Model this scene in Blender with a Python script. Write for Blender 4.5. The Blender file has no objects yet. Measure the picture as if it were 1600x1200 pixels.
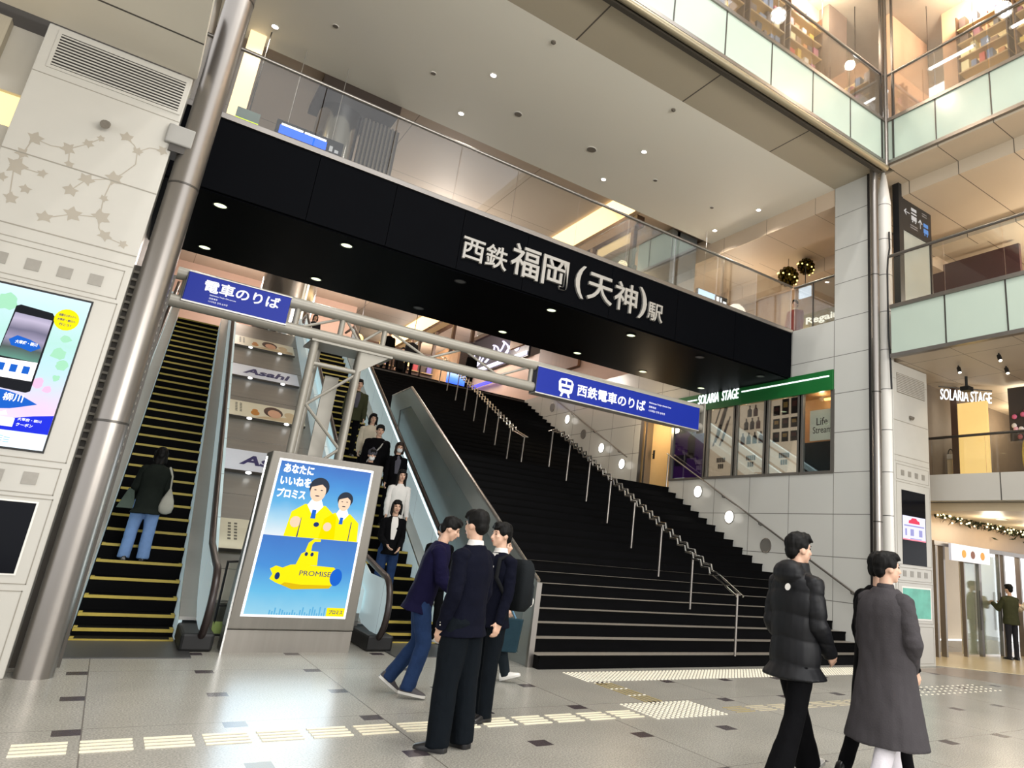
import bpy, math, random
from mathutils import Vector, Matrix, noise
random.seed(7)
SC = bpy.context.scene
COL = SC.collection
PI = math.pi
ORD = ['first', 'second', 'third', 'fourth', 'fifth', 'sixth', 'seventh', 'eighth', 'ninth', 'tenth', 'eleventh', 'twelfth', 'thirteenth', 'fourteenth', 'fifteenth', 'sixteenth']

# ------------------------------------------------------------------ helpers
def hx(s):
    c = [int(s[i:i+2], 16)/255 for i in (0, 2, 4)]
    return tuple(x/12.92 if x <= .04045 else ((x+.055)/1.055)**2.4 for x in c)

_mats = {}
def M(name, col, rough=.5, metal=0., var=.06, scale=5., bump=0., spec=.5, emit=None, estr=0., bscale=None, stretch=None):
    if name in _mats: return _mats[name]
    if isinstance(col, str): col = hx(col)
    m = bpy.data.materials.new(name); m.use_nodes = True
    n = m.node_tree; N = n.nodes; L = n.links
    b = N['Principled BSDF']
    tc = N.new('ShaderNodeTexCoord')
    src = tc.outputs['Object']
    if stretch:
        mp = N.new('ShaderNodeMapping'); mp.inputs['Scale'].default_value = stretch
        L.new(src, mp.inputs['Vector']); src = mp.outputs[0]
    nz = N.new('ShaderNodeTexNoise'); nz.inputs['Scale'].default_value = scale; nz.inputs['Detail'].default_value = 3
    L.new(src, nz.inputs['Vector'])
    mx = N.new('ShaderNodeMix'); mx.data_type = 'RGBA'
    mx.inputs[6].default_value = (*[c*(1-var) for c in col], 1)
    mx.inputs[7].default_value = (*[min(1, c*(1+var)) for c in col], 1)
    L.new(nz.outputs['Fac'], mx.inputs[0]); L.new(mx.outputs[2], b.inputs['Base Color'])
    b.inputs['Roughness'].default_value = rough; b.inputs['Metallic'].default_value = metal
    b.inputs['Specular IOR Level'].default_value = spec
    if emit is not None:
        e = hx(emit) if isinstance(emit, str) else emit
        b.inputs['Emission Color'].default_value = (*e, 1); b.inputs['Emission Strength'].default_value = estr
    if bump:
        nb = N.new('ShaderNodeTexNoise'); nb.inputs['Scale'].default_value = bscale or scale*6; nb.inputs['Detail'].default_value = 2
        L.new(src, nb.inputs['Vector'])
        bp = N.new('ShaderNodeBump'); bp.inputs['Strength'].default_value = bump; bp.inputs['Distance'].default_value = .01
        L.new(nb.outputs['Fac'], bp.inputs['Height']); L.new(bp.outputs[0], b.inputs['Normal'])
    _mats[name] = m
    return m

def glow(name, col, s):
    "a lit surface: lamp lens, screen, backlit sign"
    if isinstance(col, str): col = hx(col)
    return M(name, tuple(c*.25 for c in col), .6, emit=col, estr=s, var=.03, spec=.1)

def glass(name, tint=(.93, .97, .96), refl=.07, rough=.02):
    if name in _mats: return _mats[name]
    m = bpy.data.materials.new(name); m.use_nodes = True
    n = m.node_tree; N = n.nodes; L = n.links; N.clear()
    o = N.new('ShaderNodeOutputMaterial'); t = N.new('ShaderNodeBsdfTransparent'); g = N.new('ShaderNodeBsdfGlossy')
    t.inputs[0].default_value = (*tint, 1); g.inputs['Roughness'].default_value = rough
    f = N.new('ShaderNodeFresnel'); f.inputs[0].default_value = 1.5
    a = N.new('ShaderNodeMath'); a.operation = 'MULTIPLY_ADD'; a.inputs[1].default_value = .55; a.inputs[2].default_value = refl-.03
    a.use_clamp = True
    L.new(f.outputs[0], a.inputs[0])
    mx = N.new('ShaderNodeMixShader'); L.new(a.outputs[0], mx.inputs[0]); L.new(t.outputs[0], mx.inputs[1]); L.new(g.outputs[0], mx.inputs[2])
    L.new(mx.outputs[0], o.inputs[0])
    _mats[name] = m
    return m

def milky(name, col, mixf, rough=.15):
    if name in _mats: return _mats[name]
    m = M(name, col, rough, var=.1, scale=2); n = m.node_tree; N = n.nodes; L = n.links
    o = N['Material Output']; b = N['Principled BSDF']; t = N.new('ShaderNodeBsdfTransparent'); t.inputs[0].default_value = (.8, .86, .85, 1)
    mx = N.new('ShaderNodeMixShader'); mx.inputs[0].default_value = mixf; L.new(t.outputs[0], mx.inputs[1]); L.new(b.outputs[0], mx.inputs[2]); L.new(mx.outputs[0], o.inputs[0])
    return m

def mathn(N, L, op, a, b=None, c=None):
    m = N.new('ShaderNodeMath'); m.operation = op
    for i, x in enumerate((a, b, c)):
        if x is None: continue
        if isinstance(x, (int, float)): m.inputs[i].default_value = x
        else: L.new(x, m.inputs[i])
    return m.outputs[0]

def seam_mat(name, col, ax, lines, seamcol='3a3833', width=.012, rough=.25, var=.04, scale=1.5, metal=0., spec=.5):
    """panels with joints; ax = (axisU, axisV), lines = (periodU, offU, periodV, offV) in world metres; period 0 = none"""
    if name in _mats: return _mats[name]
    m = bpy.data.materials.new(name); m.use_nodes = True
    n = m.node_tree; N = n.nodes; L = n.links; b = N['Principled BSDF']
    geo = N.new('ShaderNodeNewGeometry'); sp = N.new('ShaderNodeSeparateXYZ'); L.new(geo.outputs['Position'], sp.inputs[0])
    fac = None
    for k in (0, 1):
        per, off = lines[2*k], lines[2*k+1]
        if not per: continue
        u = mathn(N, L, 'SUBTRACT', sp.outputs[ax[k]], off)
        u = mathn(N, L, 'DIVIDE', u, per); u = mathn(N, L, 'FRACT', u)
        u = mathn(N, L, 'SUBTRACT', u, .5); u = mathn(N, L, 'ABSOLUTE', u)
        u = mathn(N, L, 'GREATER_THAN', u, .5-width/per/2)
        fac = u if fac is None else mathn(N, L, 'MAXIMUM', fac, u)
    nz = N.new('ShaderNodeTexNoise'); nz.inputs['Scale'].default_value = scale; nz.inputs['Detail'].default_value = 4
    L.new(geo.outputs['Position'], nz.inputs['Vector'])
    c = hx(col) if isinstance(col, str) else col
    mx = N.new('ShaderNodeMix'); mx.data_type = 'RGBA'
    mx.inputs[6].default_value = (*[x*(1-var) for x in c], 1); mx.inputs[7].default_value = (*[min(1, x*(1+var)) for x in c], 1)
    L.new(nz.outputs['Fac'], mx.inputs[0])
    m2 = N.new('ShaderNodeMix'); m2.data_type = 'RGBA'; L.new(fac, m2.inputs[0]); L.new(mx.outputs[2], m2.inputs[6]); m2.inputs[7].default_value = (*hx(seamcol), 1)
    L.new(m2.outputs[2], b.inputs['Base Color'])
    b.inputs['Roughness'].default_value = rough; b.inputs['Metallic'].default_value = metal; b.inputs['Specular IOR Level'].default_value = spec
    _mats[name] = m
    return m

class MB:
    def __init__(s): s.v = []; s.f = []; s.m = []; s.cur = 0
    def add(s, vs, fs):
        o = len(s.v); s.v += [tuple(p) for p in vs]
        for f in fs: s.f.append(tuple(i+o for i in f)); s.m.append(s.cur)
        return s
    def mat(s, i): s.cur = i; return s
    def box(s, x0, y0, z0, x1, y1, z1):
        return s.add([(x0,y0,z0),(x1,y0,z0),(x1,y1,z0),(x0,y1,z0),(x0,y0,z1),(x1,y0,z1),(x1,y1,z1),(x0,y1,z1)],
                     [(0,3,2,1),(4,5,6,7),(0,1,5,4),(1,2,6,5),(2,3,7,6),(3,0,4,7)])
    def obox(s, c, ax, ay, az, hx_, hy, hz):
        c, ax, ay, az = Vector(c), Vector(ax).normalized()*hx_, Vector(ay).normalized()*hy, Vector(az).normalized()*hz
        vs = [c+ax*i+ay*j+az*k for k in (-1, 1) for i, j in ((-1,-1),(1,-1),(1,1),(-1,1))]
        return s.add(vs, [(0,3,2,1),(4,5,6,7),(0,1,5,4),(1,2,6,5),(2,3,7,6),(3,0,4,7)])
    def poly(s, pts): return s.add(pts, [tuple(range(len(pts)))])
    def extr(s, pts, d):
        n = len(pts); d = Vector(d); a = [Vector(p) for p in pts]
        return s.add(a+[p+d for p in a], [tuple(range(n-1, -1, -1)), tuple(range(n, 2*n))]+[(i, (i+1) % n, n+(i+1) % n, n+i) for i in range(n)])
    def rings(s, R, cap=True, close=False):
        n = len(R[0]); vs = [p for r in R for p in r]; fs = []
        for i in range(len(R)-1+(1 if close else 0)):
            a, b = i*n, ((i+1) % len(R))*n
            for j in range(n): fs.append((a+j, a+(j+1) % n, b+(j+1) % n, b+j))
        if cap and not close: fs += [tuple(range(n-1, -1, -1)), tuple(range((len(R)-1)*n, len(R)*n))]
        return s.add(vs, fs)
    def tube(s, path, r, n=10, cap=True, close=False):
        P = [Vector(p) for p in path]; k = len(P); rr = r if isinstance(r, (list, tuple)) else [r]*k
        t0 = (P[1]-P[0]).normalized(); up = Vector((0, 0, 1)) if abs(t0.z) < .9 else Vector((1, 0, 0))
        R = []; u = up
        for i in range(k):
            if close: t = (P[(i+1) % k]-P[i-1]).normalized()
            else: t = ((P[min(i+1, k-1)]-P[i]).normalized()+(P[i]-P[max(i-1, 0)]).normalized())
            t = t.normalized() if t.length > 1e-6 else t0
            u = (u-t*u.dot(t)); u = u.normalized() if u.length > 1e-6 else t.orthogonal().normalized(); w = t.cross(u)
            m = 1.
            if 0 < i < k-1:
                c = (P[i+1]-P[i]).normalized().dot(t); m = 1/max(.5, c)
            R.append([P[i]+(u*math.cos(2*PI*j/n)+w*math.sin(2*PI*j/n))*rr[i]*m for j in range(n)])
        return s.rings(R, cap, close)
    def cyl(s, p0, p1, r, n=16, r1=None, cap=True): return s.tube([p0, p1], [r, r if r1 is None else r1], n, cap)
    def ell(s, c, rad, n=14, mtx=None):
        c = Vector(c); k = n//2; vs = []; fs = []
        rad = (rad,)*3 if isinstance(rad, (int, float)) else rad
        f = (lambda p: c+(mtx @ Vector(p) if mtx else Vector(p)))
        vs.append(f((0, 0, -rad[2])))
        for i in range(1, k):
            a = -PI/2+PI*i/k
            for j in range(n):
                b = 2*PI*j/n; vs.append(f((rad[0]*math.cos(a)*math.cos(b), rad[1]*math.cos(a)*math.sin(b), rad[2]*math.sin(a))))
        vs.append(f((0, 0, rad[2]))); e = len(vs)-1
        for j in range(n):
            fs.append((0, 1+(j+1) % n, 1+j)); fs.append((e, e-n+j, e-n+(j+1) % n))
            for i in range(k-2): fs.append((1+i*n+j, 1+i*n+(j+1) % n, 1+(i+1)*n+(j+1) % n, 1+(i+1)*n+j))
        return s.add(vs, fs)
    def cap(s, p0, p1, r0, r1=None, n=12):
        "tapered limb with rounded ends"
        p0, p1 = Vector(p0), Vector(p1); r1 = r0 if r1 is None else r1; d = (p1-p0)
        d = d.normalized() if d.length > 1e-6 else Vector((0, 0, 1)); P = []; R = []
        for a in (80, 55, 30): P.append(p0-d*r0*math.sin(math.radians(a))); R.append(r0*math.cos(math.radians(a)))
        P += [p0, p1]; R += [r0, r1]
        for a in (30, 55, 80): P.append(p1+d*r1*math.sin(math.radians(a))); R.append(r1*math.cos(math.radians(a)))
        return s.tube(P, R, n)
    def disc(s, c, nrm, r, n=20, ry=None, up=None):
        c, nrm = Vector(c), Vector(nrm).normalized(); u = nrm.orthogonal().normalized() if up is None else Vector(up); w = nrm.cross(u)
        return s.poly([c+u*(r*math.cos(2*PI*j/n))+w*((ry or r)*math.sin(2*PI*j/n)) for j in range(n)])
    def lathe(s, c, prof, n=20):
        return s.rings([[(c[0]+r*math.cos(2*PI*j/n), c[1]+r*math.sin(2*PI*j/n), c[2]+z) for j in range(n)] for r, z in prof])

WL = {}
def wloc(o):
    return WL.get(o.name, Vector((0, 0, 0))) if o else Vector((0, 0, 0))
def obj(name, mb, mat, parent=None, smooth=None, local=False, bevel=0.):
    me = bpy.data.meshes.new(name)
    off = Vector((0, 0, 0)) if local else wloc(parent)
    me.from_pydata([Vector(p)-off for p in mb.v], [], mb.f)
    ms = mat if isinstance(mat, (list, tuple)) else [mat]
    for m in ms: me.materials.append(m)
    if len(ms) > 1: me.polygons.foreach_set('material_index', mb.m)
    if smooth is not None:
        me.polygons.foreach_set('use_smooth', [True]*len(me.polygons)); me.set_sharp_from_angle(angle=math.radians(smooth))
    me.validate(); me.update()
    o = bpy.data.objects.new(name, me); COL.objects.link(o)
    if parent: o.parent = parent; WL[o.name] = off.copy()
    if bevel:
        b = o.modifiers.new('edge', 'BEVEL'); b.width = bevel; b.segments = 2; b.limit_method = 'ANGLE'
    return o
def tag(o, label=None, cat=None, group=None, kind=None):
    if label: o['label'] = label
    if cat: o['category'] = cat
    if group: o['group'] = group
    if kind: o['kind'] = kind
    return o
def thing(name, label, cat, loc=(0, 0, 0), rot=0., group=None):
    o = bpy.data.objects.new(name, None); COL.objects.link(o); o.location = loc; o.rotation_euler = (0, 0, rot)
    o.empty_display_size = .2
    WL[o.name] = Vector(loc)
    return tag(o, label, cat, group)
def struct(name, mb, mat, label, cat, smooth=None, bevel=0.):
    return tag(obj(name, mb, mat, None, smooth, bevel=bevel), label, cat, kind='structure')
def one(name, mb, mat, label, cat, group=None, smooth=None, bevel=0., kind=None):
    return tag(obj(name, mb, mat, None, smooth, bevel=bevel), label, cat, group, kind)
def copy_tree(o, parent=None, loc=None):
    c = o.copy(); COL.objects.link(c); c.parent = parent
    if loc is not None: c.location = loc
    for ch in list(o.children): copy_tree(ch, c)
    return c

def text_geo(body, depth=.01, bold=0., res=3, shear=0.):
    cu = bpy.data.curves.new('lettering', 'FONT'); cu.body = body; cu.extrude = depth/2; cu.offset = bold; cu.resolution_u = res; cu.shear = shear
    o = bpy.data.objects.new('lettering', cu); COL.objects.link(o)
    me = bpy.data.meshes.new_from_object(o.evaluated_get(bpy.context.evaluated_depsgraph_get()))
    vs = [v.co.copy() for v in me.vertices]; fs = [tuple(p.vertices) for p in me.polygons]
    bpy.data.objects.remove(o); bpy.data.curves.remove(cu); bpy.data.meshes.remove(me)
    return vs, fs
def put_text(mb, body, org, ux, uy, w=None, h=None, depth=.01, bold=0., align='l', shear=0.):
    """lettering fitted to w x h; org = lower left (or centre) of its box, ux / uy the reading and the up direction"""
    vs, fs = text_geo(body, .01, bold, shear=shear)
    ux, uy = Vector(ux).normalized(), Vector(uy).normalized(); nz = ux.cross(uy); org = Vector(org)
    x0, x1 = min(v.x for v in vs), max(v.x for v in vs); y0, y1 = min(v.y for v in vs), max(v.y for v in vs)
    sx = w/(x1-x0) if w else None; sy = h/(y1-y0) if h else None
    sx = sx or sy; sy = sy or sx
    ox, oy = (x0, y0) if align == 'l' else ((x0+x1)/2, (y0+y1)/2)
    mb.add([org+ux*((v.x-ox)*sx)+uy*((v.y-oy)*sy)+nz*((v.z+.005)*depth/.01) for v in vs], fs)
    return mb
def light(kind, name, loc, power, col=(1, 1, 1), size=.3, rot=None, spot=None, blend=.6, sy=None):
    l = bpy.data.lights.new(name, kind); l.energy = power; l.color = col
    if kind == 'AREA':
        l.size = size
        if sy: l.shape = 'RECTANGLE'; l.size_y = sy
    else: l.shadow_soft_size = size
    if spot: l.spot_size = math.radians(spot); l.spot_blend = blend
    o = bpy.data.objects.new(name, l); COL.objects.link(o); o.location = loc
    if rot: o.rotation_euler = rot
    return o

# ------------------------------------------------------------------ camera
def camera():
    rx, ry, rz = 9.06539070e-01, -1.09412562, 1.27979782
    Rz = Matrix.Rotation(rz, 3, 'Z'); Rx = Matrix.Rotation(rx, 3, 'X'); Ry = Matrix.Rotation(ry, 3, 'Y')
    R = Rz @ Rx @ Ry
    cam = bpy.data.cameras.new('camera'); o = bpy.data.objects.new('camera', cam); COL.objects.link(o)
    m = Matrix((R[0], -R[1], -R[2])).transposed().to_4x4(); m.translation = Vector((0, 0, 1.5))
    o.matrix_world = m
    cam.sensor_width = 36; cam.lens = 1079.035*36/1600; cam.shift_x = (800-977.134)/1600; cam.shift_y = (550.454-600)/1600
    cam.clip_end = 200; cam.clip_start = .05
    SC.camera = o
camera()

# ------------------------------------------------------------------ shared materials
STEEL = M('brushed_steel', '8f8a84', .32, .9, var=.12, scale=3, stretch=(1, 1, .15))
STEEL_D = M('dark_steel', '55524e', .38, .85, var=.1)
CHROME = M('polished_steel', 'c8c8c6', .16, 1., var=.05)
ALU = M('satin_aluminium', 'b9b6b0', .4, .7, var=.05)
TRUSSP = M('grey_painted_steel', '8f8b80', .4, .15, var=.05)
BLACK = M('black_panel', '040508', .5, 0, var=.15, scale=2, spec=.03)
BLACKM = M('black_rubber', '0a0a0a', .55, 0, var=.2)
WHITE = M('white_enamel', 'e2dfd7', .3, 0, var=.02)
CREAM = M('cream_panel', 'bab7ae', .22, 0, var=.03)
BEIGE = M('beige_ceiling_paint', 'a89f90', .6, 0, var=.03)
DARKLINE = M('dark_joint', '35322d', .6)
GREENGL = M('frosted_green_glass', 'b4c2b4', .18, 0, var=.03, scale=2)
GLASS = glass('clear_glass')
GLASS_RAIL = glass('railing_glass', (.975, .985, .98), .045)
SCREEN_OFF = M('dark_screen_glass', '06080f', .12, 0, var=.2, spec=.12)
YELLOW = M('yellow_edge_paint', 'b09a3c', .5, 0, var=.15, scale=12)
# ================================================================== SETTING
# ---- floor: granite slabs with a small dark square at each slab corner
def floor_mat():
    m = bpy.data.materials.new('granite_floor'); m.use_nodes = True
    n = m.node_tree; N = n.nodes; L = n.links; b = N['Principled BSDF']
    g = N.new('ShaderNodeNewGeometry'); sp = N.new('ShaderNodeSeparateXYZ'); L.new(g.outputs['Position'], sp.inputs[0])
    def near(axis, per, cen, half):
        u = mathn(N, L, 'SUBTRACT', sp.outputs[axis], cen-per/2); u = mathn(N, L, 'DIVIDE', u, per); u = mathn(N, L, 'FRACT', u)
        u = mathn(N, L, 'SUBTRACT', u, .5); u = mathn(N, L, 'ABSOLUTE', u); return mathn(N, L, 'LESS_THAN', u, half/per)
    PX, PY, CX, CY = 1.041, 1.078, .142, 4.285
    sq = mathn(N, L, 'MULTIPLY', near(0, PX, CX, .082), near(1, PY, CY, .082))
    jt = mathn(N, L, 'MAXIMUM', near(0, PX*2, CX+.085, .005), near(1, PY*2, CY+.085, .004))
    n1 = N.new('ShaderNodeTexNoise'); n1.inputs['Scale'].default_value = 75; n1.inputs['Detail'].default_value = 2; L.new(g.outputs['Position'], n1.inputs['Vector'])
    n2 = N.new('ShaderNodeTexNoise'); n2.inputs['Scale'].default_value = 1.1; n2.inputs['Detail'].default_value = 3; L.new(g.outputs['Position'], n2.inputs['Vector'])
    r = N.new('ShaderNodeValToRGB'); r.color_ramp.elements[0].position = .35; r.color_ramp.elements[1].position = .68
    r.color_ramp.elements[0].color = (*hx('8e8b82'), 1); r.color_ramp.elements[1].color = (*hx('b8b5aa'), 1); L.new(n1.outputs['Fac'], r.inputs[0])
    mx = N.new('ShaderNodeMix'); mx.data_type = 'RGBA'; mx.blend_type = 'MULTIPLY'; mx.inputs[0].default_value = .35
    L.new(r.outputs[0], mx.inputs[6]); L.new(n2.outputs['Fac'], mx.inputs[7])
    m2 = N.new('ShaderNodeMix'); m2.data_type = 'RGBA'; L.new(jt, m2.inputs[0]); L.new(mx.outputs[2], m2.inputs[6]); m2.inputs[7].default_value = (*hx('66625a'), 1)
    m3 = N.new('ShaderNodeMix'); m3.data_type = 'RGBA'; L.new(sq, m3.inputs[0]); L.new(m2.outputs[2], m3.inputs[6]); m3.inputs[7].default_value = (*hx('3a3236'), 1)
    L.new(m3.outputs[2], b.inputs['Base Color']); b.inputs['Roughness'].default_value = .27
    return m
struct('floor', MB().box(-9, -9, -.2, 26, 12, 0), floor_mat(), 'grey granite hall floor with small dark square insets at the slab corners', 'floor')
struct('floor_shop_entrance', MB().extr([(13.95, 9.9, 0), (13.95, 8.26, 0), (14.5, 7.75, 0), (15.2, 7.2, 0), (16.3, 6.7, 0), (18, 6.4, 0), (24, 6.2, 0), (24, 9.9, 0)], (0, 0, .006)),
       M('cream_stone_floor', 'cdbb93', .3, var=.08, scale=3), 'cream stone floor in front of the glass shop doors', 'floor')
struct('floor_border', MB().extr([(12.5, 8.0, 0), (13.95, 8.0, 0), (14.4, 7.6, 0), (15.1, 7.05, 0), (17, 6.3, 0), (24, 5.9, 0), (24, 5.1, 0), (15, 5.6, 0), (13.2, 6.2, 0)], (0, 0, .004)),
       M('brown_stone_floor', '8d7f72', .3, var=.1, scale=4), 'brown stone border strip curving along the cream shop floor', 'floor')

# ---- right hand wall of the stairs (white tiles)
TILE = seam_mat('white_wall_tile', 'c4c4bd', (1, 2), (1.21, 9.4, .86, 1.03), seamcol='77766f', width=.016, rough=.16, var=.025)
XW = 12.2
w = MB()
w.box(XW, 8.46, 0, XW+.5, 9.4, 10.45)            # pier
w.box(XW, 9.4, 0, XW+.4, 14.87, 3.62)            # under the shop window
w.box(XW, 9.4, 5.9, XW+.4, 16.35, 7.04)          # above the green band
w.box(XW, 14.87, 0, XW+.4, 16.35, 3.42)          # under the side door
w.box(XW, 16.35, 0, XW+.4, 24.15, 7.04)
struct('wall_right', w, TILE, 'glossy white tiled wall along the right side of the black stairs', 'wall')

# ---- walls and ceilings of the upper concourse
CONC = seam_mat('concourse_ceiling', 'cbb9a6', (0, 1), (3.2, .4, 3.2, 14.), seamcol='93826f', width=.02, rough=.6, var=.03)
struct('floor_concourse', MB().box(-8, 24.15, 5.9, 24, 40, 7.04), M('dark_stone_landing', '3c3733', .3), 'dark floor of the upper concourse at the top of the stairs', 'floor')
struct('ceiling_concourse', MB().box(-8, 13.76, 10.75, 24, 41, 11), CONC, 'warm beige ceiling of the upper concourse behind the bridge', 'ceiling')
struct('wall_back', MB().box(-8, 40, 7.04, 24, 40.3, 10.75), M('concourse_back_wall', 'b3947c', .5, var=.1, scale=.6), 'warm beige back wall of the upper concourse', 'wall')
struct('wall_left', MB().box(-2.2, 8.95, 0, -.52, 9.15, 7.0).box(-.62, 9.15, 0, -.52, 30, 10.7), M('left_dark_wall', '55504a', .5, var=.1), 'dull grey wall beside the left escalator', 'wall')
# ---- big ceiling over the bridge
CE = M('hall_ceiling_paint', 'e6e2d4', .55, var=.02, scale=.7)
c = MB().box(-3, 9.42, 10.4, XW+.3, 13.76, 10.85)
struct('ceiling', c, CE, 'plain grey beige ceiling with round downlights above the glass railed bridge', 'ceiling')
SOF = seam_mat('ceiling_edge_panels', 'aca28d', (0, 1), (2.56, 4.81, 0, 0), seamcol='4a443a', width=.03, rough=.5, var=.02)
struct('ceiling_edge', MB().box(-3, 8.06, 10.4, XW+.05, 9.42, 10.5), SOF, 'darker beige panelled ceiling edge under the upper glass gallery', 'ceiling')
# ---- upper gallery straight ahead (level three)
def gallery(axis, fixed, a0, a1, z0, z1, zr, marks, name, lab, frost=True):
    """frosted fascia panels z0..z1, clear railing up to zr, along X (axis 0) or Y (axis 1)"""
    P = (lambda a, d, z: (a, fixed+d, z)) if axis == 0 else (lambda a, d, z: (fixed+d, a, z))
    t = thing(name, lab, 'gallery front', P(a0, 0, z0))
    t['kind'] = 'structure'
    cuts = [a0]+sorted(m_ for m_ in marks if a0 < m_ < a1)+[a1]
    for u, v in zip(cuts, cuts[1:]):
        m = MB(); p, q = P(u+.012, 0, z0+.03), P(v-.012, .03, z1-.03)
        m.box(min(p[0], q[0]), min(p[1], q[1]), p[2], max(p[0], q[0]), max(p[1], q[1]), q[2])
        obj('fascia_panel', m, GREENGL, t)
        m = MB(); p, q = P(u+.012, .01, z1+.03), P(v-.012, .022, zr-.04)
        m.box(min(p[0], q[0]), min(p[1], q[1]), p[2], max(p[0], q[0]), max(p[1], q[1]), q[2])
        obj('railing_glass', m, GLASS_RAIL, t)
    for a in marks:
        m = MB(); p, q = P(a-.013, -.01, z0), P(a+.013, .04, z1)
        m.box(min(p[0], q[0]), min(p[1], q[1]), p[2], max(p[0], q[0]), max(p[1], q[1]), q[2]); obj('mullion', m, STEEL_D, t)
    for z, h in ((z0, .05), (z1, .05)):
        m = MB(); p, q = P(a0, -.04, z-h), P(a1, .07, z+.03)
        m.box(min(p[0], q[0]), min(p[1], q[1]), p[2], max(p[0], q[0]), max(p[1], q[1]), q[2]); obj('edge_rail', m, STEEL, t)
    obj('handrail', MB().tube([P(a0, .0, zr), P(a1, .0, zr)], .035, 10), STEEL, t, 40)
    return t
ms = [2.2+1.25*i for i in range(8)]
gallery(0, 8.05, 1.0, XW+.02, 10.52, 11.62, 12.85, ms, 'gallery_front', 'frosted green glass gallery front running above the black bridge')
gallery(1, XW+.06, -6, 8.0, 10.52, 11.62, 12.85, [6.85-1.17*i for i in range(11)], 'gallery_front', 'upper frosted green glass gallery front on the right, above the other one')
gallery(1, XW+.06, -6, 8.02, 5.98, 7.06, 8.22, [6.82-1.17*i for i in range(11)], 'gallery_front', 'lower frosted green glass gallery front on the right, above the mezzanine')
# level three floors, ceilings, soffits
struct('ceiling_gallery_soffit', MB().box(XW+.1, -6, 10.42, 13.12, 8.0, 10.6).box(13.1, -6, 10.1, 15.62, 9.45, 10.6).box(15.6, -6, 9.9, 16.12, 9.45, 10.6).box(16.1, -6, 10.15, 24, 9.45, 10.6).box(XW+.3, 8.0, 10.42, 13.12, 9.45, 10.6),
       seam_mat('right_soffit', 'c0b29c', (0, 1), (0, 0, 1.17, 6.85), seamcol='5a5146', width=.02, rough=.5), 'stepped beige soffit below the upper right gallery', 'ceiling')
struct('floor_gallery', MB().box(-3, 8.12, 11.2, 12.32, 11, 11.55).box(12.36, -6, 11.2, 15, 11, 11.55), M('gallery_floor', '8a7d6d', .4), 'upper gallery floor slab behind the glass railing', 'floor')
struct('ceiling_upper_gallery', MB().box(-3, 5.6, 15.1, 16, 14, 15.4).box(9.8, -6, 15.1, 16, 5.6, 15.4), M('upper_soffit', 'b0a593', .55), 'beige soffit at the very top corner of the hall', 'ceiling')
struct('floor_level_two', MB().box(XW+.12, -6, 5.95, 24, 8.0, 7.03).box(XW+.5, 8.0, 5.95, 24, 24, 7.03), seam_mat('level_two_soffit', 'bfae98', (0, 1), (1.6, 12.9, 1.17, 6.82), seamcol='6b5f52', width=.015, rough=.5), 'second level floor slab with beige panel underside', 'floor')
struct('ceiling_level_two', MB().box(XW+.02, 9.4, 9.95, 13.42, 24, 10.6).box(13.4, 9.4, 10.1, 14.62, 24, 10.6).box(14.6, 9.4, 9.7, 15.02, 24, 10.6).box(15.0, 9.4, 9.8, 22, 24, 10.6),
       seam_mat('level_two_ceiling', 'd0bca4', (0, 1), (0, 0, 1.6, 10.), seamcol='86735f', width=.015, rough=.55), 'stepped beige ceiling of the second level behind the white pier', 'ceiling')
struct('wall_level_two', MB().box(20, -6, 7.03, 20.3, 24, 10.1).box(12.7, 23, 7.03, 20, 23.3, 10), M('level_two_wall', 'b0937a', .5, var=.12, scale=.8), 'warm brown shop wall at the back of the second level', 'wall')
# corner post where both galleries meet, ceiling downstand
obj_ = thing('corner_post', 'slim steel corner post between the two upper glass galleries', 'post', (XW+.03, 8.05, 10.4)); obj_['kind'] = 'structure'
obj('post', MB().cyl((XW+.03, 8.03, 10.4), (XW+.03, 8.03, 15.1), .055, 14), STEEL, obj_, 40)
obj('side_profile', MB().box(XW-.13, 8.02, 10.5, XW-.09, 8.08, 15.1), STEEL_D, obj_)
obj('side_profile', MB().box(XW+.04, 7.84, 10.5, XW+.1, 7.88, 15.1), STEEL_D, obj_)
# left hand soffit (mirror of the right gallery)
struct('ceiling_left_soffit', MB().box(-9, -6, 6.14, -.34, 8.34, 6.3), seam_mat('left_soffit', 'cfc8b8', (0, 1), (0, 0, 2.2, 5.4), seamcol='3c372f', width=.03, rough=.5), 'beige soffit panel above the left pylon', 'ceiling')
struct('floor_left_gallery', MB().box(-9, -6, 6.32, -.4, 8.34, 7.1), STEEL_D, 'dark edge of the left upper floor', 'floor')
struct('wall_left_shop', MB().box(-9, 8.7, 5.42, -1.66, 8.9, 6.14).box(-9, 8.62, 0, -1.66, 8.9, 5.02), M('left_shop_wall', 'b5b0a4', .35), 'pale wall panels left of the pylon', 'wall')
a = one('cove_lamp', MB().box(-6, 8.74, 5.03, -1.68, 8.88, 5.41), glow('cove_glow_left', 'ffdf9a', 1.6), 'warm yellow lit recess beside the left pylon', 'lamp')
one('ribbed_panel', MB().box(-6, 8.55, 5.55, -1.95, 8.69, 6.13), M('ribbed_beige', 'a39a86', .5, var=.12, scale=30, stretch=(6, 1, .05)), 'ribbed beige panel above the yellow recess beside the left pylon', 'panel')

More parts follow.
